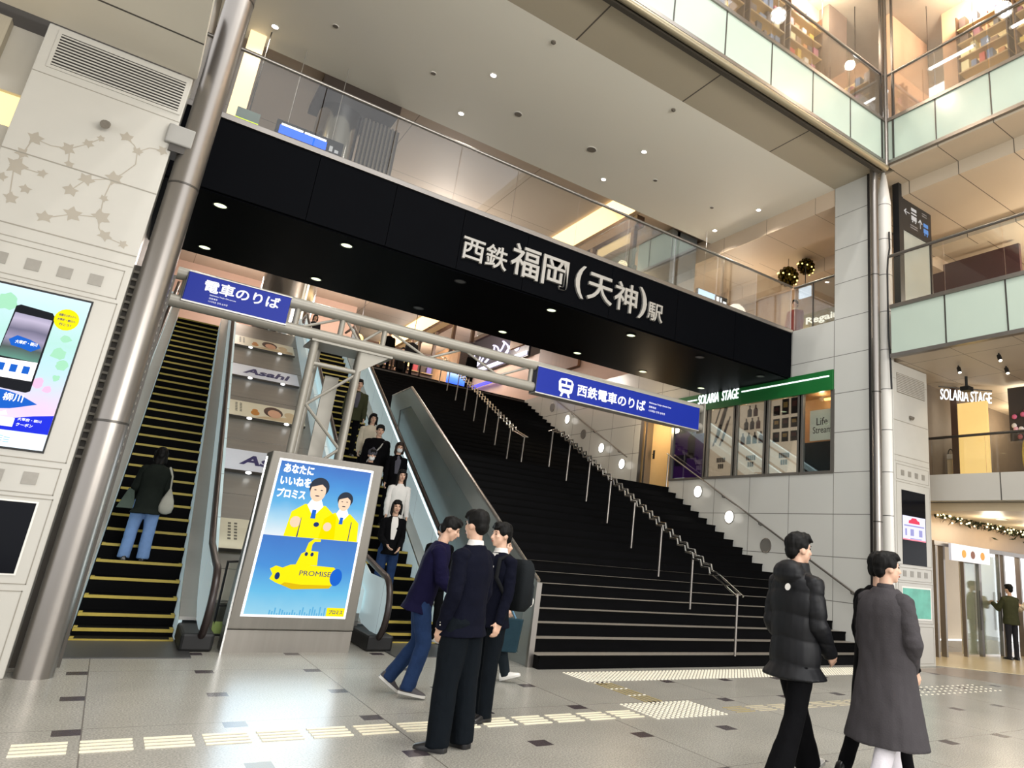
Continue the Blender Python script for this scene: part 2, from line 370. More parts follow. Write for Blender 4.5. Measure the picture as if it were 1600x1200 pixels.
# ---- mezzanine on the right
XM = 14.4
MZ = seam_mat('mezzanine_panel', 'bfbcb3', (0, 1), (0, 0, 1.92, 7.0), seamcol='4d4a45', width=.025, rough=.3)
struct('floor_mezzanine', MB().box(XM, -6, 3.28, 24, 9.3, 3.84), MZ, 'pale panelled edge of the mezzanine floor over the shop entrance', 'floor')
struct('ceiling_entrance', MB().box(XM+.3, -6, 3.1, 24, 9.3, 3.27), M('entrance_soffit', 'c2b193', .5), 'cream soffit over the glass shop doors', 'ceiling')
struct('wall_entrance', MB().box(13.75, 9.2, 2.5, 24, 9.45, 3.28), M('entrance_lintel', 'c3a98a', .4, var=.05), 'cream lintel wall above the glass shop doors', 'wall')
struct('wall_mezzanine', MB().box(13.72, 8.6, 3.84, 24, 8.8, 5.95).box(20.5, -6, 3.84, 20.8, 8.6, 5.95), M('mezzanine_wall', '6f6152', .5, var=.15), 'dark brown back wall of the mezzanine shop', 'wall')
struct('wall_shop_back', MB().box(13.9, 12.4, 0, 24, 12.6, 3.2).box(13.7, 9.4, 0, 13.9, 12.4, 3.2), M('shop_back', 'd0bfa4', .5, var=.12, scale=1), 'cream back wall inside the ground floor shop', 'wall')
# ================================================================== BRIDGE, COLUMNS, PYLONS
BR = thing('footbridge', 'long black panelled footbridge crossing above the stairs and escalators', 'bridge', (-.5, 10.62, 5.86))
cuts = [-.6, 1.35, 2.55, 3.75, 5.0, 6.9, 8.6, 10.3, 12.19]
for u, v in zip(cuts, cuts[1:]):
    obj('fascia_panel', MB().box(u+.004, 10.62, 5.88, v-.004, 10.68, 6.98), BLACK, BR)
obj('deck', MB().box(-.6, 10.68, 5.86, 12.19, 13.56, 6.98), BLACK, BR)
obj('edge_trim', MB().box(-.6, 10.585, 6.98, 12.19, 10.72, 7.07), STEEL, BR, bevel=.01)
obj('rear_edge_trim', MB().box(-.6, 13.5, 6.98, 12.19, 13.6, 7.07), CHROME, BR)
gl = [-.55, 1.2, 2.35, 3.5, 4.62, 5.98, 7.2, 8.45, 9.7, 10.95, 12.17]
for u, v in zip(gl, gl[1:]):
    obj('railing_glass', MB().box(u+.008, 10.63, 7.06, v-.008, 10.645, 8.15), GLASS_RAIL, BR)
obj('handrail', MB().tube([(-.6, 10.63, 8.18), (12.17, 10.63, 8.18), ], .028, 10), STEEL, BR, 40)
# railing that turns the corner along the second level edge
SR = thing('side_railing', 'glass railing with steel handrail on the white wall between bridge and pier', 'railing', (12.25, 9.42, 7.04))
for u, v in ((9.42, 10.05), (10.05, 10.62)):
    obj('railing_glass', MB().box(12.24, u+.01, 7.06, 12.255, v-.01, 8.15), GLASS_RAIL, SR)
obj('handrail', MB().tube([(12.25, 9.42, 8.18), (12.25, 10.63, 8.18)], .028, 10), STEEL, SR, 40)
obj('rail_post', MB().cyl((12.25, 10.05, 7.04), (12.25, 10.05, 8.18), .016, 8), STEEL_D, SR)

# ---- big station lettering, one part for each character
ST = thing('station_sign', 'raised silver Japanese station name lettering on the black bridge face', 'sign', (3.79, 10.6, 6.1))
LET = M('brushed_letters', 'a5a29b', .4, .35, var=.05)
for ch, x0, x1, z0, z1 in (('西', 3.79, 4.19, 6.10, 6.50), ('鉄', 4.22, 4.64, 6.10, 6.53), ('福', 4.70, 5.28, 6.12, 6.72), ('岡', 5.34, 5.89, 6.12, 6.70), ('(', 6.06, 6.27, 6.08, 6.74), ('天', 6.34, 6.93, 6.12, 6.68), ('神', 6.97, 7.53, 6.11, 6.71), (')', 7.56, 7.77, 6.08, 6.74), ('駅', 7.81, 8.20, 6.12, 6.50)):
    obj('letter', put_text(MB(), ch, (x0, 10.62, z0), (1, 0, 0), (0, 0, 1), x1-x0, z1-z0, .05, .012), LET, ST)

# ---- round lamps in the black soffit
LENS_ON = glow('soffit_lamp_lit', 'e9f5c8', 1.7)
LENS_OFF = M('soffit_lamp_unlit', '6f6f6f', .35, .3)
RINGB = M('lamp_ring_black', '15161a', .4)
for r, (Y, nm) in enumerate(((11.04, 'front row'), (13.1, 'rear row'))):
    for k, X in enumerate((.27, 2.07, 4.02, 5.88, 7.78, 9.68, 11.6)):
        on = not ((k == 2) or (r == 0 and k in (5, 6)))
        t = thing('downlight', f"{'lit' if on else 'unlit'} round lamp in the black bridge soffit, {nm}, {ORD[k]} from the left column", 'lamp', (X, Y, 5.86), group=f'bridge soffit lamps, {nm}')
        obj('ring', MB().lathe((X, Y, 5.86), [(.1, .0), (.105, -.012), (.085, -.012), (.085, 0)], 20), RINGB, t)
        obj('lens', MB().disc((X, Y, 5.853), (0, 0, -1), .084, 20), LENS_ON if on else LENS_OFF, t)
        if on: light('SPOT', 'soffit_lamp_light', (X, Y, 5.8), 26, (1, .97, .86), .08, (0, 0, 0), 110)

# ---- ceiling downlights and round fittings above the bridge
LENS_W = glow('ceiling_lamp_lit', 'fff6ea', 14)
k = 0
for X, Y, nm in ((.37, 13., 'by the left steel column'), (4.1, 11.38, 'nearest row, left one'), (4.13, 13.04, 'rear row, above the silver lettering'), (7.91, 11.39, 'nearest row, middle one'), (7.93, 13.06, 'rear row, middle one'), (11.69, 11.4, 'nearest row, beside the white pier'), (11.71, 13.06, 'rear row, nearest the white pier')):
    t = thing('downlight', f'bright small ceiling downlight above the bridge, {nm}', 'lamp', (X, Y, 10.4), group='hall ceiling downlights')
    obj('ring', MB().lathe((X, Y, 10.4), [(.075, .0), (.08, -.01), (.06, -.012), (.055, 0)], 18), WHITE, t)
    obj('lens', MB().disc((X, Y, 10.394), (0, 0, -1), .055, 16), LENS_W, t)
    light('SPOT', 'ceiling_lamp_light', (X, Y, 10.3), 130, (1, .93, .84), .1, (0, 0, 0), 125)
GRIL = M('speaker_grille', '6d665b', .6, var=.2, scale=60)
for i, (X, r) in enumerate(((1.26, .055), (3.16, .055), (5.07, .09), (6.98, .12), (8.87, .055), (10.76, .055))):
    t = thing('ceiling_speaker' if r > .08 else 'smoke_detector', f"{'large' if r > .1 else 'medium' if r > .08 else 'tiny'} dark round fitting in the hall ceiling, {ORD[i]} from the left column", 'ceiling fitting', (X, 12.17, 10.4))
    obj('rim', MB().lathe((X, 12.17, 10.4), [(r, 0), (r*1.05, -.01), (r*.9, -.014)], 18), WHITE, t)
    obj('cover', MB().disc((X, 12.17, 10.385), (0, 0, -1), r*.9, 18), GRIL, t)
for i, X in enumerate((4.52, 7.4)):
    one('sprinkler', MB().cyl((X, 9.74, 10.4), (X, 9.74, 10.37), .045, 12).cyl((X, 9.74, 10.37), (X, 9.74, 10.35), .025, 10), GRIL, f'tiny dark sprinkler by the panelled ceiling edge, {ORD[i]} from the left', 'sprinkler', 'ceiling sprinklers')

# ---- steel columns and the pipe beam
def column(x, y, r, z1, lab, rings):
    t = thing('steel_column', lab, 'column', (x, y, 0)); t['kind'] = 'structure'
    obj('shaft', MB().cyl((x, y, 0), (x, y, z1), r, 32), STEEL, t, 40)
    for z in rings: obj('joint_collar', MB().lathe((x, y, z), [(r+.001, -.012), (r+.004, -.01), (r+.004, .01), (r+.001, .012)], 32), STEEL_D, t, 40)
    return t
lc = column(-.17, 8.45, .145, 10.6, 'tall round brushed steel column leaning beside the left pylon', (2.3, 4.9, 7.4))
obj('wall_bracket', MB().box(-.45, 8.3, 5.3, -.2, 8.6, 5.52), M('bracket_grey', '8f8d87', .5), lc, bevel=.015)
obj('wall_bracket_clamp', MB().box(-.4, 8.33, 5.22, -.22, 8.57, 5.3), STEEL_D, lc)
column(12.1, 8.27, .09, 10.4, 'slim polished steel column in front of the white tiled pier', (2.6, 5.2, 7.8))
one('conduit', MB().box(XW-.035, 8.44, 0, XW-.001, 8.49, 10.4), M('black_conduit', '1d1a1a', .5), 'thin black vertical joint strip on the edge of the white pier', 'conduit')
t = thing('white_column', 'white panelled round column behind the slim steel column', 'column', (12.5, 8.62, 0)); t['kind'] = 'structure'
obj('shaft', MB().cyl((12.52, 8.3, 0), (12.52, 8.3, 9.7), .15, 24).cyl((12.52, 8.3, 9.7), (12.52, 8.3, 10.5), .15, 24, .05), seam_mat('white_column_panel', 'cfccc4', (0, 2), (0, 0, .86, 1.03), width=.014, rough=.25), t, 40)
cb = [(12.42, 8.12, 8.9), (12.4, 8.1, 8.5), (12.33, 8.1, 8.2), (12.3, 8.1, 7.9), (12.3, 8.1, 6.4), (12.34, 8.1, 6.1), (12.38, 8.1, 5.3)]
tag(obj('cable', MB().tube(cb, .02, 8), BLACKM, t, 40), 'black cable')
pb = thing('pipe_beam', 'horizontal steel pipe with a dark backing channel along the upper gallery bottom', 'beam', (1, 8.06, 10.35)); pb['kind'] = 'structure'
obj('pipe', MB().cyl((.0, 8.02, 10.36), (12.2, 8.02, 10.36), .075, 18), M('bronze_pipe', '9a9078', .35, .6), pb, 40)
obj('channel', MB().box(0, 8.1, 10.27, 12.15, 8.2, 10.41), M('dark_channel', '3a352c', .5), pb)

# ---- pylons
JL = M('panel_joint', '8d887c', .6)
INSET = M('inset_grey_tile', '8f8b82', .35, .2, var=.1, scale=20)
VINE = M('vine_print', '9f988a', .35, var=.05)
def pylon(x0, y, zt, lab):
    W = 1.27; t = thing('pylon', lab, 'pylon', (x0, y, 0))
    obj('body', MB().box(x0, y, 0, x0+W, y+.34, zt), CREAM, t, bevel=.012)
    j = MB()
    def line(xa, za, xb, zb, d=.008):
        j.box(x0+min(xa, xb)-d/2, y-.003, min(za, zb)-d/2, x0+max(xa, xb)+d/2, y+.001, max(za, zb)+d/2)
    def frame(xa, za, xb, zb):
        line(xa, za, xb, za); line(xa, zb, xb, zb); line(xa, za, xa, zb); line(xb, za, xb, zb)
    for z in (3.98, 4.7): line(.01, z, W-.01, z, .012)
    line(.01, 3.86, W-.01, 3.86); line(.01, 5.58, W-.01, 5.58)
    frame(.06, 3.5, W-.06, 3.8); frame(.05, 1.86, W-.04, 3.45); frame(.06, 1.56, W-.06, 1.8); frame(.05, .78, W-.05, 1.52); frame(.06, .06, W-.06, .72)
    obj('panel_joints', j, JL, t)
    for z in (3.64, 1.69):
        for k in range(4): obj('inset_tile', MB().box(x0+.22+.245*k, y-.006, z-.055, x0+.33+.245*k, y, z+.055), INSET, t)
    return t, W
PL, W = pylon(-1.64, 8.36, 6.14, 'cream panelled advertising pylon with leaf pattern beside the left steel column')
g = thing('ventilation_grille', 'dark slatted ventilation grille at the top of the cream left pylon', 'vent', (-1.54, 8.36, 5.68))
obj('frame', MB().box(-1.55, 8.345, 5.66, -.39, 8.36, 5.69).box(-1.55, 8.345, 6.06, -.39, 8.36, 6.1).box(-1.55, 8.345, 5.69, -1.52, 8.36, 6.06).box(-.42, 8.345, 5.69, -.39, 8.36, 6.06), CREAM, g)
obj('backing', MB().box(-1.52, 8.352, 5.69, -.42, 8.359, 6.06), M('vent_black', '1c1815', .7), g)
for k in range(11): obj('slat', MB().box(-1.52, 8.346, 5.7+.0335*k, -.42, 8.353, 5.715+.0335*k), CREAM, g)
# leaf pattern: stems and leaves in the plane of the pylon
def leaf(m, x, z, s, a):
    pts = []
    for k, (rr, da) in enumerate(((1., 0), (.66, 20), (.6, 34), (.95, 58), (.62, 82), (.5, 100), (.8, 128), (.3, 165), (.35, 180), (.3, 195), (.8, 232), (.5, 260), (.62, 278), (.95, 302), (.6, 326), (.66, 340))):
        q = math.radians(a+da); pts.append((x+s*rr*math.cos(q), 8.3585, z+s*rr*math.sin(q)))
    c = (x, 8.3585, z); n = len(pts)
    m.add([c]+pts, [(0, 1+(i+1) % n, 1+i) for i in range(n)])
lv = MB()
def stem(*p):
    for (a, b), (c, d) in zip(p, p[1:]):
        q = Vector((c-a, 0, d-b)); nn = Vector((-q.z, 0, q.x)).normalized()*.005
        A, B_ = Vector((a, 8.3588, b)), Vector((c, 8.3588, d)); lv.poly([A-nn, B_-nn, B_+nn, A+nn])
leaves = [(-1.44, 4.88, .085, 20), (-1.16, 4.89, .08, 200), (-1.04, 5.0, .06, 60), (-.96, 5.1, .045, 40), (-.76, 5.2, .075, 100), (-.64, 5.09, .06, 80), (-.43, 5.2, .065, 200), (-1.5, 4.55, .11, 10), (-1.47, 4.7, .07, 200), (-1.12, 4.74, .05, 250), (-.96, 4.62, .085, 70), (-.76, 4.72, .095, 40), (-1.04, 4.48, .08, 240), (-1.36, 4.36, .06, 240), (-.78, 4.48, .05, 60), (-.98, 4.23, .095, 30), (-1.16, 4.12, .08, 100), (-.76, 4.28, .1, 45), (-.68, 4.1, .075, 60), (-.52, 4.07, .055, 0), (-1.45, 4.22, .075, 30), (-1.56, 4.4, .06, 80), (-1.28, 4.55, .055, 160)]
for x, z, s, a in leaves: leaf(lv, x, z, s, a)
stem((-1.44, 4.88), (-1.3, 4.86), (-1.16, 4.89), (-1.04, 5.0), (-.94, 5.12)); stem((-1.16, 4.89), (-1.13, 4.74))
stem((-.76, 5.2), (-.68, 5.15), (-.64, 5.09), (-.55, 5.18), (-.43, 5.2)); stem((-.64, 5.09), (-.62, 4.95), (-.7, 4.8), (-.76, 4.72), (-.96, 4.62), (-1.04, 4.48))
stem((-.76, 4.72), (-.78, 4.48), (-.76, 4.28), (-.98, 4.23), (-1.16, 4.12)); stem((-.76, 4.28), (-.74, 4.17), (-.68, 4.1), (-.52, 4.07)); stem((-1.44, 4.88), (-1.5, 4.55), (-1.45, 4.22)); stem((-1.5, 4.55), (-1.28, 4.55))
obj('vine_pattern', lv, VINE, PL)
o = one('wall_sensor', MB().cyl((-.95, 8.36, 5.28), (-.95, 8.25, 5.22), .035, 12, .045), GRIL, 'small dark sensor poking out of the leaf patterned pylon', 'sensor', smooth=40)
PR, _ = pylon(12.47, 8.13, 5.94, 'cream panelled advertising pylon on the right below the green glass gallery')
g = thing('ventilation_grille', 'beige slatted vent at the top of the right pylon', 'vent', (12.6, 8.13, 5.1))
obj('backing', MB().box(12.6, 8.121, 5.3, 13.62, 8.129, 5.72), M('vent_beige', '7d7567', .6), g)
for k in range(11): obj('slat', MB().box(12.6, 8.108, 5.31+.037*k, 13.62, 8.121, 5.33+.037*k), CREAM, g)
one('wall_sensor', MB().cyl((13.05, 8.13, 4.85), (13.05, 8.05, 4.8), .03, 10, .04), GRIL, 'small dark sensor on the face of the right pylon', 'sensor', smooth=40)
# ribbed dark strip between left pylon and column
rb = MB().box(-.4, 8.75, 0, -.33, 8.85, 4.0)
rs = thing('ribbed_cladding', 'dark ribbed wall strip seen between the left pylon and the steel column', 'cladding', (-.36, 8.8, 0)); rs['kind'] = 'structure'
obj('backing', MB().box(-.5, 8.9, 0, -.0, 8.95, 4.05), M('cladding_dark', '4b463f', .5, var=.2), rs)
for k in range(24): obj('rib', MB().box(-.5, 8.86, 1.95+.087*k, -.02, 8.9, 1.975+.087*k), M('cladding_rib', '8c877c', .5), rs)
# ================================================================== STAIRS
RISER = M('black_stair_tile', '060607', .4, var=.45, scale=3, stretch=(1, 1, 3), spec=.04)
TREAD = M('granite_tread_sheen', '8a8378', .45, var=.12, scale=25)  # grey lightened to carry the grazing reflection on the dark treads
NOSE = M('stair_nosing', '080808', .6, var=.2, spec=.03)
SX = lambda y: 4.98+.026*max(0, y-8.9)
stairs = thing('staircase', 'wide black tiled staircase rising from the hall to the upper concourse', 'stairs', (5, 8.45, 0))
def flight(y0, z0, n, run, rise):
    for k in range(n):
        y, z = y0+run*k, z0+rise*k; x0 = SX(y)
        last = k == n-1
        m = MB().box(x0, y, max(0, z-.35), XW-.002, y+run+(.12 if not last else .0), z+rise)
        m.m = [1 if i == 1 else 0 for i in range(6)]
        s = obj('step', m, [RISER, TREAD], stairs)
        obj('nosing_strip', MB().box(x0, y-.012, z+rise-.03, XW-.002, y+.03, z+rise+.003), NOSE, s)
flight(8.45, 0, 21, .32, .163)
m = MB().box(SX(15), 15.16, 3.0, XW-.002, 17.2, 3.423).box(XW-.002, 14.93, 3.0, XW+.9, 16.3, 3.43)
obj('landing', m, RISER, stairs)
flight(17.2, 3.423, 22, .331, .1644)
obj('soffit_fill', MB().extr([(5.3, 8.9, 0), (5.3, 24.2, 0), (5.3, 24.2, 6.5), (5.3, 17.4, 2.9), (5.3, 15.2, 2.9)], (6.85, 0, 0)), BLACK, stairs)

# ---- wavy centre handrails
def wavy(Xc, pts_y, zf, lab):
    t = thing('wavy_handrail', lab, 'handrail', (Xc, pts_y[0], zf(pts_y[0])))
    for y in pts_y:
        z = zf(y)
        obj('post', MB().cyl((Xc, y, z), (Xc, y, z+.93), .02, 10), STEEL, t, 40)
        obj('cross_arm', MB().tube([(Xc-.075, y, z+.93), (Xc+.075, y, z+.93)], .012, 8), STEEL, t, 40)
    for sx in (-1, 1):
        p = []; y = pts_y[0]-.06; e = pts_y[-1]
        ph = 0
        zz = lambda q: zf(q)+.93
        p.append((Xc+sx*.075, y, zz(y))); y += .55; p.append((Xc+sx*.075, y, zz(y)))
        if sx > 0: y += .11; p.append((Xc+sx*.075, y, zz(y)))
        while y < e-.2:
            p.append((Xc+sx*.075, y+.1, zz(y)+.012)); p.append((Xc+sx*.075, y+.135, zz(y+.22))); y += .22
        p.append((Xc+sx*.075, e+.08, zz(e+.08)))
        obj('rail', MB().tube(p, .017, 8), CHROME, t, 40)
    return t
zl = lambda y: max(0, min(3.42, .163+.163/.32*(y-8.45)))
zu = lambda y: 3.423+max(0, min(3.62, .1644+.1644/.331*(y-17.2)))
wavy(8.53, [8.44, 9.57, 10.5, 11.42, 12.34, 13.24, 14.2, 15.1], zl, 'shiny wavy steel handrail down the middle of the lower stair flight')
wavy(8.6, [16.75, 17.65, 18.55, 19.45, 20.35, 21.25, 22.15, 23.1, 24.0], zu, 'shiny wavy steel handrail down the middle of the upper stair flight')

# ---- rails and round lamps on the right wall
def wallrail(pts, lab, ys):
    t = thing('wall_handrail', lab, 'handrail', pts[0])
    obj('rail', MB().tube(pts, .022, 10), STEEL, t, 40)
    for i, y in enumerate(ys):
        f = (y-pts[0][1])/(pts[-1][1]-pts[0][1]); z = pts[0][2]+f*(pts[-1][2]-pts[0][2])
        obj('bracket', MB().tube([(pts[0][0], y, z-.01), (pts[0][0]+.02, y, z-.06), (XW, y, z-.07)], .01, 8), STEEL_D, t, 40)
wallrail([(12.1, 8.6, 1.12), (12.1, 14.9, 4.34)], 'straight steel handrail on the white wall beside the lower stair flight', [8.9+1.25*i for i in range(5)])
wallrail([(12.1, 16.8, 4.36), (12.1, 23.6, 7.75)], 'straight steel handrail on the white wall beside the upper stair flight', [17.3+1.5*i for i in range(5)])
WL_ON = glow('wall_lamp_lit', 'fdfbf2', 4.5); WL_OFF = M('wall_lamp_unlit', '6c6a64', .4, var=.1, scale=30)
for i, (y, z, on, lab) in enumerate(((13.64, 3.29, 1, 'upper lit round wall lamp beside the lower stair flight'), (12.45, 2.66, 1, 'lower lit round wall lamp beside the lower stair flight'), (11.24, 2.04, 0, 'unlit dark round wall lamp beside the lower stair flight'),
        (21.87, 6.48, 0, 'unlit dark round wall lamp highest up beside the upper flight'), (20.67, 5.92, 1, 'topmost lit round wall lamp beside the upper stair flight'), (19.52, 5.3, 0, 'unlit dark round wall lamp between two lit ones on the upper flight'), (18.35, 4.75, 1, 'second lit round wall lamp from the side door, upper flight'), (17.15, 4.18, 1, 'lit round wall lamp nearest the side door, upper flight'))):
    t = thing('wall_lamp', lab, 'lamp', (XW, y, z), group='round wall lamps along the stairs')
    obj('ring', MB().tube([(XW-.008, y+.155*math.cos(2*PI*k/24), z+.155*math.sin(2*PI*k/24)) for k in range(24)], .012, 8, close=True), STEEL, t, 40)
    obj('lens', MB().cyl((XW, y, z), (XW-.014, y, z), .148, 24), WL_ON if on else WL_OFF, t, 40)
    if on: light('POINT', 'wall_lamp_light', (XW-.3, y, z), 1.6, (1, .96, .88), .12)

# ---- side door on the landing
dr = thing('door_1', 'orange lit plain door standing on the stair landing', 'door', (12.5, 15.5, 3.42)); dr['kind'] = 'structure'
obj('door_leaf', MB().box(12.42, 14.96, 3.44, 12.47, 16.02, 5.5), M('warm_door_leaf', 'e8c488', .35, var=.04), dr)
obj('lock_plate', MB().box(12.405, 15.86, 4.3, 12.42, 15.94, 4.55).cyl((12.41, 15.9, 4.42), (12.36, 15.9, 4.42), .012, 8), BLACKM, dr)
obj('door_frame', MB().box(12.2, 16.02, 3.42, 12.5, 16.12, 5.6).box(12.2, 16.2, 3.42, 12.5, 16.36, 5.6).box(12.2, 14.87, 5.5, 12.5, 16.36, 5.9), STEEL, dr)
obj('brass_strip', MB().box(12.19, 16.12, 3.42, 12.3, 16.2, 5.6), M('brass_strip', 'b79a6a', .3, .8), dr)
light('POINT', 'doorway_lamp', (11.6, 15.5, 5.2), 45, (1, .76, .48), .1)
one('stair_gate_post', MB().cyl((12.15, 14.9, 3.42), (12.15, 14.9, 4.34), .018, 8), STEEL, 'steel end post of the wall handrail beside the orange lit door', 'post')

# ---- glass balustrade on the left edge of the stairs
gb = thing('stair_balustrade', 'tall grey framed glass balustrade between the stairs and the right escalator', 'balustrade', (4.95, 8.65, 0))
X_ = lambda y: 4.93+.026*max(0, y-8.9)
out = [(8.66, 0), (8.66, 1.06), (16.1, 4.87), (17.6, 4.87), (17.5, 4.05), (10.5, 0)]
inn = [(8.95, .12), (8.95, .86), (15.85, 4.4), (16.7, 4.4), (16.6, 3.75), (10.55, .25)]
fr = MB(); n = len(out)
for i in range(n):
    j = (i+1) % n
    q = [out[i], out[j], inn[j], inn[i]]
    fr.extr([(X_(y), y, z) for y, z in q], (.05, 0, 0))
obj('frame', fr, M('balustrade_frame', '8b8f8a', .3, .35), gb)
obj('glass_panel', MB().extr([(X_(y)+.02, y, z) for y, z in inn], (.012, 0, 0)), milky('milky_grey_glass', '87918f', .86), gb)
obj('top_rail', MB().tube([(X_(y)+.02, y, z+.02) for y, z in out[1:4]], .03, 8), STEEL, gb, 40)
obj('end_post', MB().box(4.9, 8.6, 0, 4.98, 8.66, 1.06), STEEL, gb)

# ================================================================== ESCALATORS
STEPB = M('escalator_step_black', '050506', .6, 0, var=.2, spec=.05)
BALU = seam_mat('pale_glow_balustrade', 'c3d6d8', (1, 2), (1.25, 0, 0, 0), seamcol='6d7c80', width=.02, rough=.28, metal=.15)
BALU.node_tree.nodes['Principled BSDF'].inputs['Emission Color'].default_value = (.66, .82, .86, 1); BALU.node_tree.nodes['Principled BSDF'].inputs['Emission Strength'].default_value = .3  # emission stands in for the strip light falling on these panels
LED = glow('balustrade_light', 'eafcff', 2.2)
HRAIL = M('brown_handrail', '2e2523', .35, var=.1)
def zs(y):
    q = y-.52; return .577*.5*(q+math.sqrt(q*q+.3))-.05*math.exp(-y)
def escalator(x0, lab, up):
    t = thing('escalator', lab, 'escalator', (x0, 10.5, 0), math.radians(-1.5))
    L = True; W = 1.05
    for k in range(35):
        y = .05+.365*k; z, z2 = zs(y), zs(y+.365)
        s = obj('step', MB().box(.005, y, z-.3, W-.005, y+.4, z), STEPB, t, local=L)
        obj('edge_strip', MB().box(.01, y-.008, z-.034, W-.01, y+.014, z+.003).box(.01, y, z-.01, .05, y+.2, z+.003).box(W-.05, y, z-.01, W-.01, y+.2, z+.003), YELLOW, s, local=L)
    obj('comb_plate', MB().box(-.1, -1.1, 0, W+.12, .05, .012), M('comb_plate', '4a4a4a', .4, .6, var=.2, scale=30, stretch=(6, .2, 1)), t, local=L)
    yt = 12.7; zt = zs(yt)
    inc = [(y, zs(y)) for y in (.3, .8, 1.3, 2, 4, 6, 8, 10, 12, yt)]
    for s, xi in ((-1, -.01), (1, W+.01)):
        a, b = sorted((xi, xi+s*.04))
        def band(h0, h1, xa, xb, y0=None):
            pts = [(y, z) for y, z in inc if y0 is None or y >= y0]
            m = MB(); R = []
            for y, z in pts: R.append([(xa, y, z+h0), (xb, y, z+h0), (xb, y, z+h1), (xa, y, z+h1)])
            return m.rings(R)
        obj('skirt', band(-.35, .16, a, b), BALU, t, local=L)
        a2, b2 = sorted((xi+s*.03, xi+s*.09))
        obj('inner_deck', band(.16, .2, *sorted((xi+s*.0, xi+s*.28))), ALU, t, local=L)
        # balustrade panel incl. rounded newel
        hx_ = xi+s*.2; prof_t = [(y, z+.86) for y, z in inc]
        arc = [(-.42+.36*math.cos(math.radians(q)), .54+.36*math.sin(math.radians(q))) for q in range(90, 271, 20)]
        low = [(y, z+.18) for y, z in inc]
        pts = arc[::-1]+prof_t+low[::-1]
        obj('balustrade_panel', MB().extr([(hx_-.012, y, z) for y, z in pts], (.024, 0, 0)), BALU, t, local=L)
        if s*(1 if up else -1) < 0 or not up: obj('light_strip', band(.82, .845, *sorted((hx_-s*.02, hx_-s*.034)), y0=.8), LED, t, local=L)
        path = [(hx_, -.42+.42*math.cos(math.radians(q)), .53+.42*math.sin(math.radians(q))) for q in range(270, 89, -15)]
        path += [(hx_, y, z+.93) for y, z in inc[1:]]+[(hx_, yt+1.2, zt+.98)]
        obj('handrail', MB().tube(path, .042, 10), HRAIL, t, 50, local=L)
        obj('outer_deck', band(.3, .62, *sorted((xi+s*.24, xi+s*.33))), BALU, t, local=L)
        obj('outer_cladding', band(-.6, .3, *sorted((xi+s*.25, xi+s*.32))), STEEL, t, local=L)
        obj('newel_base', MB().box(min(xi, xi+s*.34), -.66, 0, max(xi, xi+s*.34), .55, .2), BLACKM, t, local=L, bevel=.03)
    obj('truss_body', MB().extr([(-.3, .6, 0), (-.3, 12.9, 0), (-.3, 12.9, 6.6), (-.3, 12.4, 6.6), (-.3, 1.2, .1)], (W+.6, 0, 0)), BLACK, t, local=L)
    return t
escalator(-.01, 'left escalator with black yellow edged steps beside the steel column', True)
escalator(3.54, 'right escalator with black yellow edged steps beside the stairs', False)

# ---- sloping steel deck between the escalators with advertising boards
dk = thing('sloping_deck', 'sloping brushed steel deck between the two escalators', 'deck', (1.4, 10.5, 0), math.radians(-1.5))
R = [[(.02, y, zs(y)+.1), (1.72, y, zs(y)+.1), (1.72, y, zs(y)+.14), (.02, y, zs(y)+.14)] for y in (.9, 1.5, 3, 5, 7, 9, 11, 12.7)]
obj('deck_sheet', MB().rings(R), M('deck_steel', '9b9993', .35, .45, var=.15, scale=2, stretch=(.4, 3, 1)), dk, local=True)
for k in range(6):
    y = 1.6+2.0*k; obj('sheet_joint', MB().box(.02, y, zs(y)+.139, 1.72, y+.02, zs(y)+.146), STEEL_D, dk, local=True)
obj('front_panel', MB().box(.02, .75, 0, 1.72, .9, zs(.9)+.12), STEEL, dk, local=True)
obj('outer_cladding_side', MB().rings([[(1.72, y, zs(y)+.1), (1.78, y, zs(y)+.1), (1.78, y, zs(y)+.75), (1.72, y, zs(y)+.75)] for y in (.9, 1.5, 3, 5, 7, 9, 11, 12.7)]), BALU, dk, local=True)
POSTER_W = M('poster_white', 'd3d8e2', .35, emit='d3d8e2', estr=.12); POSTER_C = M('poster_cream', 'd6d0b8', .35, emit='d6d0b8', estr=.1)
NAVY = M('print_navy', '171c62', .4); HAIRP = M('print_brown', '4a2f22', .5); SKINP = M('print_skin', 'd9a98a', .5); ORNG = M('print_orange', 'c78432', .5); PRINTG = M('print_grey', '6d6a5c', .5); PALEB = M('print_beige', 'cdb892', .5)
BOARDS = ((12.42, 1, 0, 'cream advertising board with a small orange bear print, lowest on the deck between the escalators'), (14.72, 0, 1, 'white advertising board with dark blue lettering, lower one, beside the lit blue kiosk'), (16.93, 1, 2, 'cream advertising board with a smiling face, lower of the two face boards on the deck'), (19.1, 0, 3, 'white advertising board with dark blue lettering, upper one, on the deck'), (21.2, 1, 4, 'cream advertising board with a face, topmost on the deck between the escalators'))
